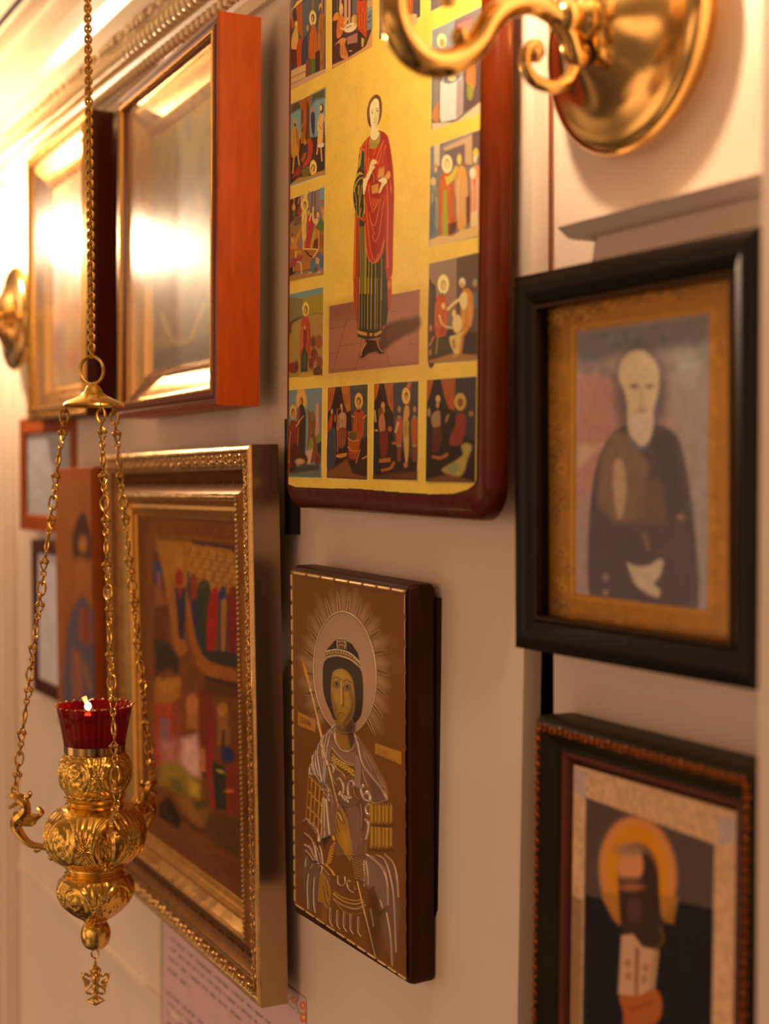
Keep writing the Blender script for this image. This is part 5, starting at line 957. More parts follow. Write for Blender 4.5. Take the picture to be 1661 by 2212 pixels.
# ------------------------------------------------------------------ embossed warrior icon
p = Paint(war, -WW / 2 + .004, WW / 2 - .004, -HW / 2 + .004, HW / 2 - .004, -.0008, 430, 660, (.80, .45, .27), (124, 60, 10))
p.mottle(.08, (40, 40)); p.mottle(.05, (4, 4)); p.metal[:] = .35
A = Q(600, 1180, 4.371); B = Q(640, 1560, 6.92); C = Q(620, 1820, 5.932); Dq = Q(600, 1640, 3.868)
PLATE = A((122, 208), (1225, 385)) + C((1578, 1790), (98, 790))
SIL, SILD = (142, 88, 56), (120, 72, 44); BR = (160, 100, 50); OR = (176, 100, 20); ORL = (214, 140, 36)
def ridge(pts, w, c=SIL, h=.0006, a=.9, f=None): p.line(pts, w, c, a, .7, hgt=h, metal=.85)
# rays round the halo
cx, cy = A((635, 1195))[0]; RX, RY = 67.5, 132
for k in range(22):
    t = 2 * pi * k / 22 + .1
    if sin(t) > .80: continue
    def rp(t_, u, v): return (cx + RX * u * cos(t_), cy + RY * v * sin(t_) + 14 * cos(t_) * (u - 1) * 2)
    w_ = .105; L_ = 1.44 + .05 * (k % 3)
    p.poly([rp(t - w_, 1.0, 1.0), rp(t - w_, 1 + (L_ - 1) * .6, 1 + (L_ - 1) * .5), rp(t, L_, 1 + (L_ - 1) * .82), rp(t + w_, 1 + (L_ - 1) * .6, 1 + (L_ - 1) * .5), rp(t + w_, 1.0, 1.0)], (166, 104, 58), .62, 7)
    p.poly([rp(t - w_ * .8, 1.0, 1.0), rp(t, 1.25, 1.2), rp(t + w_ * .8, 1.0, 1.0)], (190, 124, 76), .45, 6)
    for d in (-.036, .036):
        ridge([rp(t + .143 + d, 1.03, 1.03), rp(t + .143 + d * .7, 1.24, 1.2), rp(t + .143 + d * .3, 1.42, 1.34)], [2.0, 1.4, .6], (186, 122, 66), .0005, .75)
    p.line([rp(t + .143, 1.04, 1.04), rp(t + .143, 1.36, 1.3)], [2.4, 1], (92, 44, 12), .7, .8)
p.ell(cx, cy, RX, RY, (180, 116, 76), 1, 1, rot=-3, hgt=.0002, metal=.4); p.metal *= 1
E1 = [(cx + RX * cos(2 * pi * k / 48) * cos(radians(3)) + RY * sin(2 * pi * k / 48) * sin(radians(3)), cy - RX * cos(2 * pi * k / 48) * sin(radians(3)) + RY * sin(2 * pi * k / 48) * cos(radians(3))) for k in range(48)]
p.line(E1, 4.4, (96, 52, 18), .8, 1, smooth=False, closed=True); p.line(E1, 2.4, (206, 142, 84), .95, .7, hgt=.0009, smooth=False, closed=True)
# scrolls with writing
def label_(q, c): p.poly(q, c, .95, 1, hgt=.0003, metal=.1, smooth=False)
label_(A((190, 1562), (350, 1640), (352, 1755), (190, 1690)), (186, 104, 20)); label_(A((920, 1860), (1165, 1945), (1165, 2065), (920, 1960)), (186, 106, 20))
def glyphs(x, y, dx, dy, n, hgt, c, sl=0):
    shapes = [[(0, 0), (0, 1)], [(0, 0), (1, 0)], [(1, 0), (1, 1)], [(0, 1), (1, 1)], [(0, .5), (1, .5)], [(0, 1), (1, 0)]]
    for k in range(n):
        for j in ((0, 2, 4), (0, 1, 3), (0, 3, 4, 2), (0, 5, 2), (0, 1, 4))[k % 5]:
            (a0, b0), (a1, b1) = shapes[j]; w_ = dx * .62
            p.line([(x + dx * k + a0 * w_, y + dy * k + b0 * hgt), (x + dx * k + a1 * w_, y + dy * k + b1 * hgt)], .9, c, .8, .5)
# the letters read on the left scroll
def word(strokes, ox, oy, s): 
    for st in strokes: p.line([(ox + u / s, oy + v / s) for u, v in st], 1.1, (84, 24, 8), .9, .5, smooth=False)
word([[(228, 1612), (212, 1616), (214, 1662), (228, 1668)], [(234, 1616), (236, 1672)], [(234, 1618), (248, 1622)], [(236, 1644), (248, 1650), (247, 1672), (236, 1672)],
      [(258, 1630), (260, 1684)], [(258, 1632), (270, 1642), (260, 1655)], [(260, 1657), (273, 1668), (261, 1684)], [(280, 1640), (282, 1688)], [(282, 1676), (292, 1650)], [(292, 1646), (293, 1694)], [(300, 1650), (302, 1700)], [(302, 1675), (312, 1680)], [(312, 1655), (302, 1678), (316, 1704)]], 600, 1180, 4.371)
glyphs(816.5, 1616, 5.4, 2.0, 4, 9, (120, 60, 16)); glyphs(815, 1627, 5.2, 1.9, 8, 8, (120, 60, 16))
# face, hair, diadem
p.poly(A((545, 1640), (700, 1640), (705, 1740), (740, 1800), (700, 1920), (650, 1940), (580, 1880), (545, 1780)), (150, 88, 18), 1, 1, metal=0); p.poly(A((690, 1640), (745, 1600), (730, 1860), (690, 1930), (640, 1700)), (44, 22, 8), .85, 3, metal=0)
p.poly(A((450, 1080), (560, 1040), (680, 1060), (790, 1170), (812, 1350), (800, 1560), (760, 1640), (720, 1650), (640, 1500), (550, 1640), (500, 1560), (440, 1400), (428, 1220)), (36, 16, 8), 1, 1, smooth=True, hgt=.0004, metal=0)
p.poly(A((520, 1210), (560, 1165), (630, 1160), (690, 1215), (720, 1300), (735, 1480), (715, 1600), (660, 1690), (610, 1715), (560, 1640), (525, 1520), (508, 1380)), (166, 100, 22), 1, 1.4, smooth=True, hgt=.0002, metal=0)
p.poly(A((690, 1320), (735, 1480), (715, 1600), (640, 1705), (600, 1700), (680, 1560)), (78, 40, 10), .85, 5, metal=0); p.poly(A((515, 1400), (540, 1620), (600, 1710), (560, 1500)), (104, 56, 12), .7, 5, metal=0); p.poly(A((550, 1690), (610, 1725), (700, 1640), (705, 1720), (640, 1780), (560, 1740)), (70, 36, 10), .75, 4, metal=0)
p.ell(*A((600, 1220))[0], 13, 8, (182, 116, 34), .7, 3); p.ell(*A((570, 1430))[0], 7, 10, (182, 116, 34), .6, 3); p.ell(*A((680, 1480))[0], 6, 12, (170, 106, 30), .6, 3)
for ex, ey in ((562, 1300), (662, 1330)):
    x, y = A((ex, ey))[0]; p.ell(x, y + 1, 8.5, 9, (104, 56, 18), .7, 2); p.ell(x, y, 6, 3.4, (150, 100, 40), .9); p.ell(x + .5, y, 3, 3.6, (30, 12, 6)); p.line([(x - 8, y - 11), (x, y - 15), (x + 9, y - 9)], 2, (60, 28, 10), .9); p.line([(x - 7, y + 1), (x, y - 4), (x + 7, y + 1)], 1.2, (50, 24, 10), .9); p.line([(x - 6, y + 3), (x, y + 6), (x + 6, y + 4)], 1, (80, 44, 16), .8)
p.line(A((605, 1280), (608, 1400), (605, 1490)), 2.6, (206, 138, 60), .8, hgt=.0005); p.line(A((622, 1330), (628, 1480), (610, 1510)), 1.8, (64, 30, 10), .9); p.line(A((585, 1580), (608, 1572), (632, 1590)), 1.8, (110, 44, 18), .95); p.line(A((590, 1600), (610, 1608), (628, 1600)), 2.4, (150, 70, 30), .8); p.line(A((595, 1618), (612, 1625)), 1.4, (70, 34, 12), .8)
p.poly(A((460, 980), (540, 890), (620, 880), (700, 920), (760, 1010), (775, 1080), (680, 1010), (560, 980)), (34, 20, 10), 1, 1, metal=0)
p.poly(A((456, 990), (560, 968), (680, 1000), (785, 1090), (790, 1150), (690, 1075), (560, 1035), (460, 1060)), (126, 74, 32), 1, 1, hgt=.0004)
p.dots(A((458, 998), (560, 975), (680, 1008), (782, 1096)), 1.1, (214, 160, 100), n=30, hgt=.0003); p.dots(A((460, 1050), (560, 1030), (690, 1068), (788, 1148)), 1.1, (214, 160, 100), n=30, hgt=.0003); p.dots(A((460, 1022), (560, 1002), (690, 1038), (786, 1120)), 1.5, (200, 140, 80), n=14, hgt=.0004)
p.poly(A((555, 870), (655, 880), (655, 975), (560, 965)), (110, 66, 30), 1, .8, hgt=.0005); 
for a_ in ([(570, 885), (565, 930), (575, 960)], [(640, 890), (645, 935), (635, 970)], [(580, 900), (605, 895), (635, 905)], [(580, 935), (610, 930), (640, 945)]): ridge(A(*a_), 1.3, (206, 146, 90), .0004)
# cuirass and cloak
p.poly(B((560, 120), (620, 330), (720, 440), (800, 450), (870, 390), (905, 200), (1100, 480), (1330, 900), (1350, 1150), (1120, 1190), (1060, 1700), (1040, 2000), (600, 2000), (520, 1700), (300, 1400), (200, 800), (290, 430), (420, 200)), (132, 78, 38), .9, 2, hgt=.0008)
ridge(B((580, 130), (590, 260), (660, 390), (760, 440), (840, 400), (880, 300), (885, 210)), 3, (196, 136, 88), .0008)
p.poly(B((560, 250), (640, 400), (760, 470), (890, 440), (890, 620), (780, 610), (640, 500), (540, 380)), (150, 96, 66), .9, 1.5); ridge(B((540, 380), (620, 480), (740, 590), (890, 635)), 3, (186, 124, 74), .0006)
p.poly(B((520, 440), (620, 520), (740, 620), (890, 680), (890, 800), (800, 800), (740, 820), (700, 740), (600, 680), (520, 560)), (120, 62, 16), 1, 1.5)
for k in range(46): x, y = B((540 + 340 * (k % 23) / 23 + (k // 23) * 8, 480 + 220 * (k % 23) / 23 + 40 + (k // 23) * 50 + 14 * sin(k * 2.3)))[0]; p.line([(x - 1.5, y + 2), (x, y - 1.5), (x + 1.5, y + 1)], 1.3, (222, 148, 46), .9, .5, hgt=.0004)
ridge(B((520, 560), (580, 600), (610, 690), (700, 750), (740, 830), (780, 830), (830, 790), (890, 820)), 2.6, (176, 110, 50), .0006)
p.poly(B((895, 480), (975, 560), (960, 990), (885, 960)), (158, 104, 74), 1, 1, hgt=.0004)
p.poly(B((880, 190), (940, 240), (1130, 560), (1330, 900), (1370, 1100), (1340, 1180), (1200, 1210), (1130, 1190), (1040, 1000), (980, 600), (900, 400)), (140, 86, 54), .95, 1.5, hgt=.0006)
ridge(B((870, 170), (930, 300), (1000, 600), (1150, 820), (1280, 980), (1350, 1110), (1340, 1170), (1180, 1215), (1120, 1150), (1090, 1040)), 3.6, (188, 130, 86), .0009); ridge(B((930, 250), (1100, 560), (1250, 800), (1340, 1000)), 2.4, SIL, .0007); p.poly(B((1080, 780), (1290, 980), (1310, 1120), (1160, 1150)), (106, 60, 32), .6, 4)
# knotted cloak on the left shoulder
p.poly(B((590, 40), (600, 110), (540, 260), (500, 560), (460, 900), (390, 920), (300, 780), (240, 560), (290, 430), (400, 230), (480, 120)), (160, 106, 72), .95, 1.2, hgt=.0008)
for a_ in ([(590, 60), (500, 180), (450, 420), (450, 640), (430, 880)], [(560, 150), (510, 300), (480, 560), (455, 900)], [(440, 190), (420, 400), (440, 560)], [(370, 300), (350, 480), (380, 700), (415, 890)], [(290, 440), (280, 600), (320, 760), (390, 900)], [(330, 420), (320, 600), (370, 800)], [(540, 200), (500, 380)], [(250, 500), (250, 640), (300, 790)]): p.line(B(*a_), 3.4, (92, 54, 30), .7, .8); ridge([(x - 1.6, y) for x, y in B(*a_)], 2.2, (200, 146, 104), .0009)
for j, y0 in enumerate((930, 1000, 1070)): ridge(B((395, y0 + 40), (430, y0 - 10), (480, y0 + 40), (500, y0 + 110)), 5, (170, 114, 76), .0012); p.line(B((400, y0 + 70), (440, y0 + 30), (490, y0 + 90)), 2, (70, 36, 16), .8)
p.poly(B((400, 1120), (470, 1130), (490, 1300), (520, 1700), (380, 1760), (370, 1500)), (150, 98, 66), 1, 1, hgt=.0007)
for a_ in ([(410, 1140), (400, 1400), (375, 1740)], [(440, 1140), (440, 1450), (430, 1740)], [(465, 1150), (485, 1400), (515, 1690)]): ridge(B(*a_), 2.2, (206, 150, 104), .0008)
p.poly(B((390, 1740), (520, 1690), (480, 1790), (430, 1830), (440, 1900), (400, 1850)), (70, 34, 14), .9, 1.5)
# shoulder straps: left and right
for k in range(4):
    for r_ in range(3): x0, y0 = 190 + k * 62 - r_ * 14, 800 + k * 60 + r_ * 230; q = B((x0, y0), (x0 + 54, y0 + 40), (x0 + 40, y0 + 240), (x0 + 18, y0 + 262), (x0 - 20, y0 + 200)); p.poly(q, (142, 74, 16), .95, 1, hgt=.0004); p.line(q + [q[0]], 1.5, (210, 130, 44), .8, .6, hgt=.0004, smooth=False); p.line(B((x0 + 20, y0 + 60), (x0 + 6, y0 + 200)), 1, (70, 32, 10), .8)
for r_, (ya, yb_) in enumerate(((1215, 1540), (1550, 1900))):
    for k in range(6): x0 = 1100 + k * 56; p.poly(B((x0, ya + k * 8), (x0 + 50, ya + 8 + k * 8), (x0 + 48, yb_ - 40), (x0 + 25, yb_ - 8), (x0, yb_ - 30)), (160, 88, 16) if k % 2 else (176, 104, 20), .95, 1.5, hgt=.0005); p.line(B((x0 + 38, ya + 30), (x0 + 36, yb_ - 60)), 1.6, (226, 150, 36), .7, 1)
    p.line(B((1090, yb_ + 5), (1250, yb_ + 20), (1440, yb_ + 10)), 3, (60, 28, 10), .7, 1.5)
# scroll ornaments on the breast
for a_ in ([(500, 640), (540, 630), (570, 690), (560, 750)], [(620, 860), (660, 840), (710, 930), (715, 1020), (700, 1080), (660, 1075), (665, 1040)], [(850, 970), (875, 930), (850, 880), (800, 900), (780, 980), (790, 1080), (825, 1130), (800, 1140)], [(700, 1100), (720, 1150)], [(740, 1110), (740, 1170)], [(760, 1110), (785, 1195)], [(1010, 940), (980, 980), (985, 1050), (1030, 1150), (1100, 1180)], [(1030, 1080), (1080, 1030), (1120, 1090), (1130, 1150)], [(1090, 1220), (1050, 1280), (1060, 1350), (1095, 1370)], [(1040, 1450), (1080, 1500), (1080, 1600), (1050, 1750)], [(240, 780), (210, 760), (200, 680), (230, 630)]): ridge(B(*a_), 4.2, (196, 142, 100), .0012)
for c_ in ((1015, 960), (800, 1135), (220, 770), (1090, 1380), (670, 1080), (1090, 1060)): p.ell(*B(c_)[0], 3.2, 4.2, (190, 134, 90), .95, .8, dome=.0012)
# spear
ridge(A((222, 1045), (240, 1100), (262, 1180), (300, 1310)), 1.4, (190, 110, 36), .0004); p.poly(A((225, 1060), (270, 1160), (288, 1230), (298, 1305), (262, 1240), (240, 1150)), (196, 108, 24), 1, .8, hgt=.0006)
ridge(A((302, 1310), (308, 1345), (345, 1500), (420, 1800), (470, 2000)), 3, (190, 124, 62), .0010); ridge(B((320, 0), (470, 560), (640, 1270)), 2.8, (206, 140, 80), .0010); ridge(A((300, 1335), (314, 1350), (306, 1370)), 3, (200, 140, 70), .0008)
# modelling of the breastplate: soft dents, borders and rivets
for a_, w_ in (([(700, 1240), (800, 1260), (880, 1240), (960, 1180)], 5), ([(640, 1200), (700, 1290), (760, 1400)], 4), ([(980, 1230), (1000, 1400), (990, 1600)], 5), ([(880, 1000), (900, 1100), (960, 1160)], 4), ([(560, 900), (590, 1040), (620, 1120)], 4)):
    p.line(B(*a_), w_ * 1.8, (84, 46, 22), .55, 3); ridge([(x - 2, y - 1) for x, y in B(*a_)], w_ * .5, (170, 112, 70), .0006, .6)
for a_ in ([(540, 780), (560, 860), (600, 930)], [(520, 1000), (545, 1200), (530, 1400)], [(620, 780), (700, 800), (745, 860)], [(870, 860), (830, 840), (790, 860)], [(1000, 700), (1040, 860), (1090, 960)], [(1180, 700), (1260, 860), (1300, 960)], [(1000, 400), (1060, 560), (1140, 700)], [(980, 1750), (960, 1850), (900, 1940)]): ridge(B(*a_), 1.8, (166, 108, 66), .0006, .7)
p.dots(B((545, 470), (640, 560), (760, 625), (885, 650)), 1.1, (214, 140, 60), n=22, hgt=.0005); p.dots(B((560, 600), (630, 700), (740, 800)), 1.1, (206, 130, 54), n=14, hgt=.0005)
for k in range(9): p.line(B((1090 + k * 40, 1195 + 3 * k), (1096 + k * 40, 1216 + 3 * k)), 1.4, (196, 136, 80), .7)
# hand on the breast
p.poly(B((615, 1290), (640, 1260), (700, 1320), (760, 1430), (800, 1620), (850, 1900), (830, 2050), (800, 2080), (700, 1900), (620, 1750), (590, 1560), (600, 1400)), (164, 94, 14), 1, 1, hgt=.0008, metal=0, smooth=True)
for a_ in ([(640, 1290), (650, 1400), (710, 1510)], [(615, 1440), (640, 1560), (670, 1640)], [(600, 1500), (620, 1640), (650, 1700)], [(660, 1300), (740, 1480), (720, 1520)]): p.line(B(*a_), 1.6, (70, 30, 6), .9, .6)
p.poly(B((700, 1600), (790, 1640), (820, 1900), (780, 1960), (720, 1850)), (196, 120, 24), .5, 5, metal=0); ridge(B((640, 1350), (680, 1410), (700, 1470)), 2.4, (200, 140, 90), .0005)
p.poly(B((760, 1250), (900, 1230), (980, 1400), (1000, 1900), (860, 1990), (830, 1700), (790, 1450)), (140, 88, 58), .8, 4); p.poly(B((520, 1060), (600, 1100), (610, 1300), (590, 1700), (530, 1640), (510, 1400)), (140, 88, 58), .7, 3)
# sword hilt, belt, left cloak
for k in range(8): x, y = C((600 - k * 8, 40 + k * 34))[0]; p.line([(x - 7, y + 4), (x, y - 3), (x + 3, y - 5)], 3, (216, 128, 30), .95, .7, hgt=.0010)
ridge(B((560, 1710), (575, 1760)), 5, (214, 130, 30), .0010); ridge(C((490, 280), (560, 350), (605, 420)), 5, (206, 120, 34), .0010); ridge(C((470, 330), (540, 420)), 3, (190, 110, 30), .0008)
p.poly(C((220, 30), (330, 0), (430, 120), (450, 330), (560, 480), (520, 760), (400, 780), (340, 900), (260, 850), (215, 600), (210, 300)), (126, 76, 46), .95, 2, hgt=.0006)
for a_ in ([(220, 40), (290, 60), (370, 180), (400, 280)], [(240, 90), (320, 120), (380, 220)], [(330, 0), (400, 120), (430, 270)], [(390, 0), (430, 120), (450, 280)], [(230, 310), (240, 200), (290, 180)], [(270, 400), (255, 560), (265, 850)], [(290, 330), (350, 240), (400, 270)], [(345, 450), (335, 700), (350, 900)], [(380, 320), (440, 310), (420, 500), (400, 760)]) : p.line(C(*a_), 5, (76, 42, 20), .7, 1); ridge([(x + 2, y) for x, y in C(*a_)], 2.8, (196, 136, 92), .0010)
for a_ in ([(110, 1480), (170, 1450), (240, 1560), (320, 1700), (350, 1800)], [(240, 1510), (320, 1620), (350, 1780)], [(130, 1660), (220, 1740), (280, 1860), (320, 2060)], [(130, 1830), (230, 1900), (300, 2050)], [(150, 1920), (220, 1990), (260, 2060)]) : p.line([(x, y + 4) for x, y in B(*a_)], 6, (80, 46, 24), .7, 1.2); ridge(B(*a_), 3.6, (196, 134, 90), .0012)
p.poly(C((430, 400), (450, 380), (520, 480), (560, 620), (550, 780), (530, 860), (460, 780), (410, 720)), (160, 92, 14), 1, 1, hgt=.0006, metal=0, smooth=True)
for a_ in ([(480, 560), (500, 700), (540, 840)], [(520, 560), (540, 700)], [(500, 480), (530, 560)]): p.line(C(*a_), 1.4, (70, 30, 6), .9)
p.poly(C((450, 780), (520, 880), (510, 1010), (450, 1010)), (150, 80, 16), .9, 1)
for k, (a0, h_) in enumerate((((600, 440), 1), ((780, 480), 1))): pass
ridge(C((650, 430), (655, 520), (700, 555), (745, 520), (740, 440)), 2.4, (196, 146, 104), .0010); ridge(C((810, 500), (790, 480), (770, 530), (800, 610), (850, 640)), 2.4, (190, 138, 96), .0010); ridge(C((865, 560), (875, 610), (910, 600)), 2.2, SIL, .0008)
for j, dy in enumerate((0, 45, 90)): ridge(C((580, 600 + dy), (700, 690 + dy), (850, 740 + dy), (980, 720 + dy), (1030, 650 + dy)), 2.2, (160, 92, 30), .0006)
p.dots(C((590, 655), (710, 745), (860, 790), (990, 760)), 1.3, (220, 140, 50), n=26, hgt=.0005); p.dots(C((590, 720), (720, 805), (880, 850), (1010, 800)), 1.6, (190, 130, 80), n=26, hgt=.0005); p.dots(C((600, 640), (720, 710), (860, 745), (980, 730)), 1.1, (230, 150, 60), n=22, hgt=.0004)
ridge(C((580, 720), (740, 890), (860, 920), (1000, 900)), 1.6, (180, 110, 50), .0005)
for u in (550, 640, 725, 810, 910): ridge(C((u, 840 + (u - 550) * .3), (u - 2, 1000 + (u - 550) * .35), (u + 38, 1080 + (u - 550) * .35)), 1.7, (196, 146, 100), .0007); ridge(C((u + 15, 850 + (u - 550) * .3), (u + 16, 1020 + (u - 550) * .3)), 1.5, (150, 100, 60), .0005)
# mail sleeve and right cloak
for k in range(60): x, y = C((830 + (k % 6) * 28 + (k // 6) * 6, 150 + (k // 6) * 34 + (k % 6) * 8))[0]; p.ell(x, y, 1.6, 2, (168, 108, 56), .8, .6, dome=.0004)
p.poly(C((1010, 150), (1100, 170), (1260, 330), (1300, 560), (1290, 820), (1200, 880), (1120, 560), (1040, 620), (1000, 500), (980, 300)), (142, 92, 64), .9, 2, hgt=.0008); p.poly(C((1130, 160), (1300, 190), (1420, 480), (1440, 900), (1390, 1470), (1350, 1580), (1180, 980), (1290, 820), (1320, 560)), (128, 80, 50), .8, 3, hgt=.0004)
for a_ in ([(1020, 150), (1130, 230), (1240, 340), (1290, 520), (1300, 800)], [(1150, 160), (1260, 230), (1330, 450), (1370, 700), (1390, 1100), (1400, 1400)], [(1250, 150), (1360, 260), (1410, 450), (1430, 700)], [(990, 230), (1000, 400), (990, 560)], [(1020, 240), (1045, 400), (1050, 540)], [(1280, 900), (1330, 1200), (1350, 1580)], [(1070, 850), (1110, 1080)], [(1200, 730), (1235, 840)]): ridge(C(*a_), 3.4, (180, 122, 78), .0010)
ridge(C((900, 500), (980, 840), (1050, 1120), (1135, 1480)), 2.4, (206, 140, 70), .0008)
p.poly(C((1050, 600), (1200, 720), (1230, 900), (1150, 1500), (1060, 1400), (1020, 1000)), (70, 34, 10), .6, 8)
# rope edge of the plate
def rope(a, b, n, w=5):
    a, b = np.array(a), np.array(b); p.line([a, b], w, (120, 66, 24), 1, .8, hgt=.0006, smooth=False)
    for k in range(n):
        u = a + (b - a) * (k + .15) / n; v = a + (b - a) * (k + .85) / n; p.line([u, v], w * .8, (206, 136, 66), .9, .8, hgt=.0010, smooth=False)
rope(*A((140, 250), (1205, 432)), 8, 6.5); rope(A((132, 250))[0], C((104, 770))[0], 22, 3.2); rope(A((1208, 436))[0], C((1545, 1752))[0], 15, 4.5); rope(C((104, 785))[0], C((1548, 1765))[0], 11, 4.5)
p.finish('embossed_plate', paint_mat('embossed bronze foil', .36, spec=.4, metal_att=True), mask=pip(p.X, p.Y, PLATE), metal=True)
# ------------------------------------------------------------------ remaining pictures, each on its own panel
PD = paint_mat('darkened print', .5, spec=.1); PG = paint_mat('gilded mount', .42, spec=.4, metal_att=True, bump=.3)
# festival icon in the carved frame
p = Paint(sil, -(W_ - .158) / 2, (W_ - .158) / 2, -(H_ - .158) / 2, (H_ - .158) / 2, .0195, 300, 420, (.62, .33, .17), (104, 46, 8))
E_ = Q(310, 1080, 5.529); F_ = Q(310, 1460, 4.096)
p.poly(E_((60, 150), (1200, 240), (1200, 520), (60, 430)), (120, 54, 10), .9, 3); p.line(E_((80, 420), (1150, 500)), 2, (150, 74, 20), .6, 2)
for k in range(16): x, y = E_((480 + k * 38, 372 + k * 5))[0]; p.ell(x, y, 1.6, 2.2, (70, 34, 16), .6, 1); p.ell(x, y - 28, 1.6, 3, (84, 40, 18), .4, 1)
p.poly(E_((160, 470), (600, 500), (1120, 560), (1120, 1100), (520, 1000), (300, 1300), (170, 700)), (150, 80, 14), .9, 6); p.poly(E_((580, 480), (1090, 545), (1100, 660), (1040, 590), (600, 530)), (66, 28, 22), .95, 2)
for r_ in range(8):
    for k in range(16):
        x, y = E_((560 + k * 36 + (r_ % 2) * 18, 600 + r_ * 62 + k * 6))[0]; p.ell(x, y, 4, 7.5, (164, 92, 22) if (k + r_) % 3 else (140, 70, 16), .85, 1.5); p.ell(x, y + 4, 1.6, 3.6, (92, 48, 16), .8, 1)
p.poly(E_((110, 600), (180, 640), (300, 1300), (280, 1700), (120, 1650)), (84, 34, 14), .9, 4); p.poly(E_((110, 760), (200, 720), (230, 860), (200, 1020), (130, 980)), (50, 44, 60), .8, 3); p.poly(E_((160, 860), (190, 860), (210, 1040), (170, 1020)), (150, 70, 50), .8, 2); p.poly(E_((120, 1020), (230, 1060), (280, 1240), (140, 1280)), (130, 62, 22), .8, 4)
p.poly(E_((300, 1000), (380, 1000), (420, 1500), (540, 1800), (430, 1880), (350, 1700), (310, 1300)), (140, 68, 16), .95, 3); p.poly(E_((480, 1050), (560, 1200), (640, 1750), (800, 1950), (1120, 2040), (1120, 2180), (800, 2130), (640, 1980), (540, 1640)), (140, 66, 14), .95, 4)
p.poly(E_((400, 820), (440, 800), (475, 1000), (380, 1000)), (130, 24, 12), .95, 2, smooth=True); p.poly(E_((370, 1050), (500, 1050), (505, 1300), (480, 1680), (420, 1640), (395, 1300)), (34, 30, 36), .95, 2); p.poly(E_((400, 1050), (480, 1050), (430, 1200)), (130, 30, 14), .9, 2); p.ell(*E_((430, 700))[0], 9, 22, (164, 92, 20), .7, 3)
for pts_, c_ in (([(520, 850), (560, 950), (600, 1200), (540, 1200)], (36, 44, 40)), ([(560, 900), (640, 950), (620, 1220), (570, 1200)], (120, 34, 14)), ([(570, 1230), (660, 1220), (720, 1760), (640, 1700), (580, 1400)], (40, 32, 46)), ([(640, 1100), (700, 960), (800, 1060), (770, 1750), (700, 1800), (650, 1500)], (40, 40, 22)), ([(810, 1080), (900, 1100), (880, 1500), (820, 1840), (760, 1800), (760, 1400)], (140, 18, 10)), ([(900, 1100), (1000, 1110), (1010, 1800), (900, 1800)], (60, 48, 44)), ([(930, 1200), (990, 1240), (970, 1780), (930, 1780)], (150, 80, 24)), ([(1010, 1120), (1110, 1100), (1110, 1800), (1020, 1840)], (110, 20, 12)), ([(900, 1100), (970, 1100), (960, 1190), (900, 1180)], (36, 40, 60)), ([(700, 1800), (1110, 1840), (1110, 2000), (800, 1920)], (44, 34, 24))):
    p.poly(E_(*pts_), c_, .93, 2, smooth=True)
p.poly(E_((120, 1650), (300, 1700), (430, 1900), (420, 2100), (300, 2010), (140, 2100)), (44, 30, 16), .95, 5); p.poly(E_((740, 2100), (1120, 2200), (1120, 2240), (740, 2140)), (50, 24, 12), .9, 1.5)
p.poly(F_((100, 100), (300, 0), (330, 170), (250, 250), (110, 260)), (148, 76, 16), .95, 6)
for k in range(5): p.ell(*F_((140 + k * 40, 60 + (k % 2) * 40))[0], 8, 11, (160, 84, 20), .8, 3)
for u, c_ in ((140, (150, 40, 18)), (230, (160, 44, 16)), (310, (130, 44, 20)), (560, (120, 44, 16))): p.poly(F_((u - 45, 250), (u + 30, 240), (u + 40, 760), (u - 40, 820)), c_, .85, 5)
p.poly(F_((150, 360), (220, 380), (230, 640), (150, 660)), (110, 74, 66), .8, 5); p.ell(*F_((430, 260))[0], 14, 24, (170, 84, 34), .9, 4); p.poly(F_((380, 330), (480, 320), (490, 480), (380, 470)), (150, 76, 24), .9, 5)
p.poly(F_((340, 560), (470, 520), (500, 720), (500, 900), (400, 900), (320, 760)), (206, 124, 96), .95, 8); p.poly(F_((140, 580), (300, 560), (320, 800), (160, 760)), (160, 84, 60), .8, 10); p.poly(F_((500, 100), (600, 150), (640, 420), (600, 900), (520, 900), (490, 400)), (104, 30, 14), .9, 4); p.poly(F_((500, 640), (540, 640), (550, 850), (500, 840)), (170, 84, 40), .9, 3); p.poly(F_((590, 420), (620, 400), (600, 900), (640, 1180), (600, 1150), (570, 800)), (140, 16, 12), .95, 3)
p.poly(F_((650, 280), (740, 260), (760, 600), (660, 620)), (140, 72, 22), .9, 5); p.ell(*F_((700, 300))[0], 11, 15, (160, 88, 26), .9, 3); p.poly(F_((690, 480), (720, 480), (720, 640), (690, 640)), (50, 26, 14), .9, 3); p.poly(F_((690, 640), (780, 640), (800, 740), (740, 780), (700, 750)), (36, 36, 58), .95, 3, smooth=True)
p.poly(F_((610, 760), (720, 800), (740, 1180), (640, 1190), (620, 950)), (40, 34, 18), .95, 3); p.ell(*F_((680, 845))[0], 9, 3.4, (176, 116, 30), .9, 1.5, rot=20); p.poly(F_((730, 800), (850, 780), (850, 1240), (740, 1240)), (122, 34, 10), .93, 3); p.ell(*F_((760, 1020))[0], 9, 3.4, (206, 92, 24), .9, 2); p.poly(F_((540, 0), (860, 60), (860, 200), (560, 150)), (60, 30, 16), .6, 5)
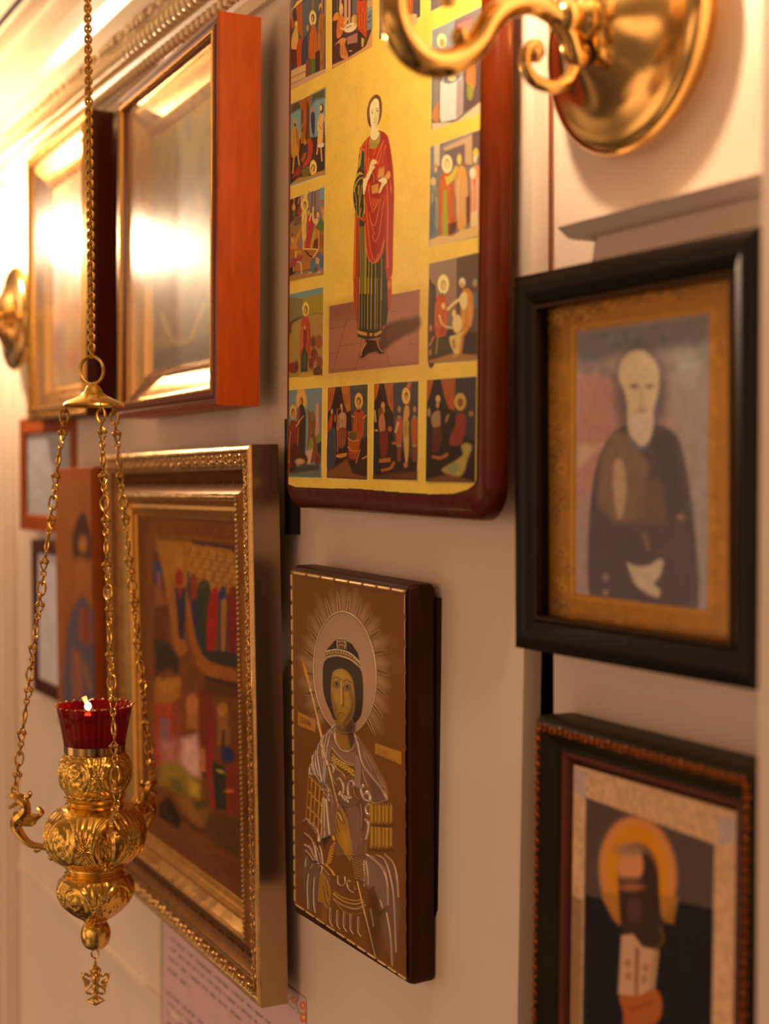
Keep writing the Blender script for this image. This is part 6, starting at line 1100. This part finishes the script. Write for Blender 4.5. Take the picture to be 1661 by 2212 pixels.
p.poly(F_((130, 780), (300, 760), (480, 900), (520, 1080), (420, 1100), (250, 1000), (140, 960)), (130, 86, 18), .9, 7); p.poly(F_((240, 900), (330, 920), (360, 1040), (260, 1020)), (70, 58, 20), .8, 6); p.poly(F_((400, 900), (500, 960), (490, 1090), (410, 1060)), (176, 112, 24), .8, 5); p.poly(F_((300, 1100), (420, 1060), (600, 1200), (540, 1320), (430, 1280)), (124, 66, 12), .9, 7, smooth=True); p.poly(F_((430, 1110), (580, 1100), (560, 1170), (470, 1190)), (56, 44, 16), .8, 5)
p.poly(F_((130, 1130), (230, 1060), (350, 1270), (310, 1360), (130, 1250)), (38, 18, 8), .95, 5); p.line(F_((360, 1260), (480, 1370), (560, 1370)), 6, (46, 22, 8), .8, 4); p.poly(F_((560, 1200), (740, 1240), (860, 1280), (870, 1640), (640, 1500), (540, 1400)), (74, 42, 14), .85, 8); p.poly(F_((100, 1280), (500, 1560), (880, 1700), (880, 1900), (100, 1420)), (96, 42, 10), .9, 7)
p.mottle(.14, (7, 7)); p.rgb *= (.88, .80, .66); p.finish('picture', PD)
# faded photograph in the black frame, gilded mount
p = Paint(blk, -.1005, .1005, -.113, .113, .0155, 330, 370, (.52, .29, .16), (146, 80, 12)); p.metal[:] = .45
G_ = Q(1080, 460, 2.859); K_ = Q(1080, 960, 2.859)
rs = np.random.RandomState(3)
for k in range(150):
    side = rs.randint(4); t = rs.rand()
    a0, b0 = {0: ((1165 + 20, 660), (1215, 1330)), 1: ((1180, 690), (1540, 610)), 2: ((1170, 1345), (1540, 1440)), 3: ((1543, 600), (1550, 1400))}[side]
    x = a0[0] + (b0[0] - a0[0]) * t + rs.randn() * 9; y = a0[1] + (b0[1] - a0[1]) * t + rs.randn() * 14; w_ = 6 + rs.rand() * 10
    p.line([(x - w_, y), (x - w_ * .2, y - w_ * .9), (x + w_ * .7, y - w_ * .2), (x + w_ * .2, y + w_ * .6), (x - w_ * .3, y + w_ * .1)], 2.4, (96, 50, 8) if rs.rand() < .6 else (186, 108, 24), .75, 1.2, hgt=.0006)
PQ = [(1246, 716), (1533, 676), (1527, 1318), (1244, 1282)]
p.line([(x + (-10 if i in (0, 3) else 8), y + (-9 if i < 2 else 9)) for i, (x, y) in enumerate(PQ)], 3, (186, 112, 26), .8, 1.5, smooth=False, closed=True, hgt=.0005)
p.poly(PQ, (142, 104, 84), 1, 1, metal=0)
inside = pip(p.X, p.Y, PQ); keep = p.rgb.copy()
p.poly([(1244, 800), (1340, 830), (1330, 1000), (1244, 1100)], (164, 92, 64), .7, 22); p.poly([(1244, 715), (1535, 675), (1535, 790), (1420, 760), (1340, 770), (1244, 800)], (96, 82, 66), .85, 14); p.poly([(1450, 760), (1530, 740), (1528, 1320), (1500, 1300), (1470, 950)], (132, 108, 88), .8, 12)
for k in range(26): p.ell(1255 + rs.rand() * 270, 700 + rs.rand() * 110 - 0, 8 + rs.rand() * 10, 5 + rs.rand() * 6, (66, 66, 60) if rs.rand() < .6 else (130, 110, 84), .35, 5, rot=-20)
p.ell(1385, 850, 58, 105, (78, 62, 58), .8, 12); p.ell(1480, 790, 26, 36, (160, 140, 130), .4, 14)
p.poly([(1300, 960), (1240, 1020), (1244, 960)], (178, 132, 92), .7, 8)
p.poly([(1335, 925), (1400, 915), (1450, 930), (1475, 975), (1500, 1130), (1506, 1320), (1440, 1312), (1330, 1295), (1275, 1288), (1272, 1130), (1290, 1000)], (74, 54, 48), 1, 3, smooth=True); p.poly([(1325, 930), (1360, 940), (1400, 1000), (1390, 1120), (1330, 1130), (1290, 1090), (1298, 990)], (120, 82, 58), .8, 8)
p.poly([(1330, 995), (1345, 1000), (1352, 1060), (1345, 1110), (1335, 1120), (1328, 1080), (1325, 1030)], (170, 122, 78), .9, 4, smooth=True); p.poly([(1360, 1030), (1440, 1040), (1440, 1130), (1370, 1140)], (100, 70, 48), .7, 8); p.ell(1470, 1117, 7, 7, (140, 96, 68), .8, 4); p.line([(1392, 1155), (1400, 1185)], 8, (124, 88, 58), .8, 4); p.poly([(1400, 930), (1455, 940), (1480, 1100), (1440, 1120), (1420, 1000)], (56, 42, 42), .6, 6)
p.poly([(1355, 1215), (1370, 1222), (1400, 1222), (1425, 1208), (1432, 1215), (1425, 1245), (1412, 1260), (1425, 1275), (1420, 1290), (1395, 1280), (1372, 1262), (1362, 1240)], (176, 142, 100), .95, 3, smooth=True); p.ell(1308, 1247, 7, 9, (130, 100, 76), .8, 4); p.ell(1308, 1280, 6, 6, (150, 110, 76), .7, 3)
p.poly([(1357, 930), (1355, 880), (1350, 850), (1335, 810), (1345, 775), (1370, 757), (1395, 760), (1420, 790), (1424, 830), (1418, 860), (1412, 885), (1408, 930), (1395, 955), (1375, 955)], (186, 138, 92), 1, 3, smooth=True); p.poly([(1360, 900), (1408, 900), (1405, 945), (1390, 965), (1370, 950)], (190, 150, 110), .9, 4, smooth=True)
p.ell(1370, 834, 9, 5, (96, 56, 40), .85, 3); p.ell(1402, 834, 9, 5, (96, 56, 40), .85, 3); p.line([(1385, 840), (1388, 870), (1383, 876)], 5, (160, 106, 70), .7, 3); p.ell(1386, 887, 11, 5, (140, 86, 66), .7, 4); p.line([(1362, 955), (1380, 972), (1398, 962)], 6, (84, 88, 86), .7, 4)
p.rgb = np.where(inside[..., None], p.rgb, keep); p.mottle(.10, (8, 8)); p.rgb *= (.95, .88, .80); p.finish('picture', PG, metal=True)
mb = MB(); mb.box(-.0990, .0990, .0085, .0100, -.1115, .1115); mb.build('glass_pane', glass_mat('clean picture glass', .12, strength=.5), blk, smooth=False)
# monk in the green frame
p = Paint(grn, -(WG - .062) / 2, (WG - .062) / 2, -(HG - .062) / 2, (HG - .062) / 2, .0135, 240, 420, (.52, .29, .16), (190, 122, 76)); N_ = Q(1080, 1500, 2.859)
p.mottle(.16, (5, 5)); p.poly(N_((455, 450), (530, 480), (530, 640), (455, 600)), (160, 120, 104), .8, 5); p.poly(N_((1350, 760), (1450, 780), (1440, 930), (1350, 910)), (150, 120, 110), .8, 5)
p.poly(N_((530, 635), (1325, 925), (1300, 2400), (505, 2300)), (72, 48, 36), 1, 2)
p.ell(*N_((850, 1100))[0], 84, 122, (178, 98, 40), 1, 5, rot=-6); p.ell(*N_((850, 1100))[0], 66, 104, (186, 98, 6), 1, 5, rot=-6); p.ell(*N_((855, 1110))[0], 44, 68, (110, 58, 34), 1, 3, rot=-4)
p.poly(N_((525, 1240), (620, 1260), (740, 1430), (1000, 1400), (1110, 1280), (1320, 1330), (1300, 2400), (510, 2300)), (18, 12, 12), 1, 3)
p.poly(N_((620, 1220), (700, 1230), (740, 1240), (735, 1430), (690, 1380)), (150, 84, 18), .8, 3); p.poly(N_((985, 1240), (1100, 1250), (1070, 1420), (1010, 1400)), (150, 84, 22), .8, 3)
p.poly(N_((740, 1100), (850, 960), (960, 1060), (990, 1300), (1010, 1480), (940, 1580), (850, 1540), (750, 1440)), (50, 28, 16), 1, 3, smooth=True); p.poly(N_((735, 1010), (790, 960), (870, 980), (880, 1100), (830, 1140), (750, 1130), (725, 1070)), (186, 104, 56), 1, 4, smooth=True); p.ell(*N_((800, 1140))[0], 24, 5, (110, 60, 34), .9, 3); p.ell(*N_((810, 1190))[0], 26, 9, (150, 76, 36), .8, 4); p.ell(*N_((800, 960))[0], 30, 14, (132, 84, 56), .8, 6); p.ell(*N_((830, 1330))[0], 14, 26, (84, 46, 28), .7, 7)
p.poly(N_((750, 1490), (820, 1480), (880, 1560), (980, 1580), (950, 1850), (860, 1920), (730, 1850)), (176, 116, 76), 1, 3); p.poly(N_((835, 1560), (860, 1570), (850, 1870), (830, 1870)), (120, 52, 16), .9, 3)
for u, v in ((790, 1660), (795, 1740), (900, 1690), (890, 1760)): p.ell(*N_((u, v))[0], 7, 9, (140, 76, 34), .8, 3)
p.line(N_((990, 1440), (1010, 1520), (960, 1600), (930, 1840)), 5, (100, 60, 20), .7, 3); p.poly(N_((740, 1860), (850, 1860), (960, 1820), (1000, 1920), (960, 2036), (780, 2100), (760, 1960)), (150, 68, 22), 1, 3, smooth=True); p.line(N_((800, 1950), (940, 1900)), 5, (106, 42, 14), .7, 3)
p.poly(N_((440, 1240), (510, 1270), (500, 2200), (430, 2200)), (110, 64, 26), .75, 3); p.rgb *= (.98, .9, .78); p.finish('picture', PD)
mb = MB(); mb.box(-(WG - .058) / 2, (WG - .058) / 2, .0105, .0120, -(HG - .058) / 2, (HG - .058) / 2); mb.build('glass_pane', glass_mat('clean picture glass'), grn, smooth=False)
# two cased icons, seen through cloudy glass
p = Paint(case2, -.136, .136, -.144, .144, .0295, 150, 260, (.80, .46, .26), (166, 112, 52))
p.poly([(330, 300), (462, 200), (462, 420), (330, 480)], (176, 128, 66), .8, 20); p.line([(318, 330), (345, 300), (462, 215)], 10, (196, 124, 40), .8, 5)
for x, y, rx, ry, c_ in ((404, 268, 9, 26, (112, 92, 76)), (386, 350, 8, 34, (104, 88, 76)), (436, 372, 10, 36, (104, 92, 80)), (404, 420, 16, 60, (120, 104, 84)), (450, 440, 9, 50, (96, 84, 72)), (360, 440, 12, 60, (132, 100, 66))): p.ell(x, y, rx, ry, c_, .6, 8)
for x in (345, 375, 410, 440): p.poly([(x - 14, 560), (x + 12, 540), (x + 16, 720), (x - 12, 735)], (150, 74, 40) if x % 2 else (106, 88, 60), .6, 8)
p.line([(350, 680), (375, 740), (400, 740)], 8, (214, 146, 50), .8, 5); p.line([(412, 730), (440, 660)], 9, (206, 140, 52), .8, 5); p.poly([(330, 760), (462, 720), (462, 775), (330, 800)], (84, 64, 44), .7, 8)
p.mottle(.1, (12, 12)); p.finish('picture', PD)
p = Paint(case1, -.131, .131, -.148, .148, .0295, 110, 220, (.80, .46, .26), (160, 104, 54))
for k in range(26): p.ell(100 + rs.rand() * 85, 560 + rs.rand() * 240, 5 + rs.rand() * 8, 14 + rs.rand() * 24, [(170, 80, 30), (96, 84, 70), (140, 110, 60), (120, 60, 40)][k % 4], .6, 7)
p.poly([(100, 360), (187, 300), (187, 520), (100, 540)], (176, 120, 60), .7, 20); p.mottle(.1, (12, 12)); p.finish('picture', PD)
# plain icon of a hooded saint far left
p = Paint(pc, -PCW / 2 + .003, PCW / 2 - .003, -PCH / 2 + .003, PCH / 2 - .003, -.0012, 120, 200, (.66, .34, .18), (132, 58, 14)); R_ = Q(0, 980, 2.679)
p.poly(R_((330, 90), (620, 80), (620, 140), (330, 150)), (142, 50, 12), .6, 8)
p.poly(R_((475, 340), (510, 400), (530, 500), (530, 600), (500, 640), (440, 620), (420, 560), (425, 440)), (64, 26, 12), 1, 4, smooth=True); p.ell(*R_((480, 525))[0], 9, 18, (150, 74, 26), 1, 4); p.poly(R_((445, 600), (510, 610), (520, 760), (480, 800), (440, 740)), (140, 64, 20), .9, 6)
p.poly(R_((420, 900), (480, 830), (550, 930), (620, 1120), (640, 1500), (380, 1500), (380, 1100)), (70, 50, 46), .95, 5, smooth=True); p.poly(R_((460, 900), (510, 880), (540, 1080), (500, 1120), (455, 1060)), (120, 44, 20), .9, 5); p.poly(R_((420, 1120), (470, 1160), (480, 1400), (420, 1420)), (140, 60, 22), .8, 5); p.line(R_((490, 1220), (520, 1360)), 8, (130, 66, 30), .8, 4)
p.mottle(.1, (10, 10)); p.finish('painting', PD)
for o_, W1, H1, c_ in ((pa, .235 - .05, .176 - .05, (150, 118, 96)), (pb, .2174 - .042, .2403 - .042, (176, 134, 110))):
    p = Paint(o_, -W1 / 2, W1 / 2, -H1 / 2, H1 / 2, .004, 40, 60, (.66, .36, .2), c_); p.mottle(.12, (9, 9)); p.mottle(.08, (3, 3)); p.finish('picture', PD)
# printed sheet with a flowered border
pos = thing('printed_sheet', 'sheet of printed text with a small flower border on the wall below the carved frame', 'poster', (-1.4743, -.0025, .9177), (.49, 0, -.30))
p = Paint(pos, -.2095, .2085, -.166, .166, 0, 420, 330, (.50, .27, .15), (166, 108, 82)); V_ = Q(260, 1640, 3.775)
p.mottle(.04, (20, 20)); p.line([(352, 1930), (346, 2260)], 4, (104, 84, 40), .75, 2)
for k in range(40): p.ell(350 - k * .16 + rs.randn() * 2, 1960 + k * 7, 2, 3, (150, 84, 34) if k % 3 else (84, 90, 40), .7, 1)
def text_line(x0, y0, x1, slope, seed):
    r2 = np.random.RandomState(seed); x = x0
    while x < x1:
        n = r2.randint(3, 9)
        for j in range(n):
            y = y0 + (x - x0) * slope; h_ = 5.4; q_ = r2.randint(4)
            p.line([(x, y), (x, y + h_)], 1.3, (46, 30, 24), .9, .6)
            if q_ == 0: p.line([(x, y), (x + 2.4, y + 1.8)], 1.2, (46, 30, 24), .9, .6)
            if q_ == 1: p.line([(x, y + h_ * .5), (x + 2.6, y + h_ * .5 + 2)], 1.2, (46, 30, 24), .9, .6); p.line([(x + 2.6, y + 2), (x + 2.6, y + h_ + 2)], 1.2, (46, 30, 24), .9, .6)
            if q_ == 2: p.line([(x, y + h_), (x + 2.6, y + h_ + 2.2), (x + 2.6, y + 2)], 1.2, (46, 30, 24), .9, .6, smooth=False)
            x += 4.4
            if x > x1: break
        x += 4.5
for k, (u, v, u2) in enumerate(((400, 1440, 1240), (410, 1530, 1110), (400, 1610, 990), (390, 1700, 560))): a0, b0 = V_((u, v))[0]; text_line(a0, b0, V_((u2, 0))[0][0], .865, k + 1)
for k in range(6): a0, b0 = V_((385, 1890 + k * 82))[0]; text_line(a0, b0, 640, .90 + .02 * k, 20 + k)
def flower(x, y, s, c): 
    for j in range(6): t = 2 * pi * j / 6; p.ell(x + s * .8 * cos(t), y + s * sin(t), s * .5, s * .6, c, .95, .8)
    p.ell(x, y, s * .3, s * .4, (220, 150, 60))
for x, y, s in ((654, 2172, 6), (656, 2198, 8), (636, 2160, 5), (655, 2228, 8), (640, 2250, 6)): flower(x, y, s, (190, 70, 30))
for a_ in ([(646, 2150), (640, 2172), (650, 2190), (640, 2186)], [(632, 2152), (622, 2164), (636, 2180)], [(662, 2180), (668, 2210)]): p.line(a_, 2.2, (70, 84, 40), .85, 1)
p.line([(667, 2150), (667, 2230)], 1.2, (120, 84, 60), .7, 1); o_ = p.finish('paper', PD)
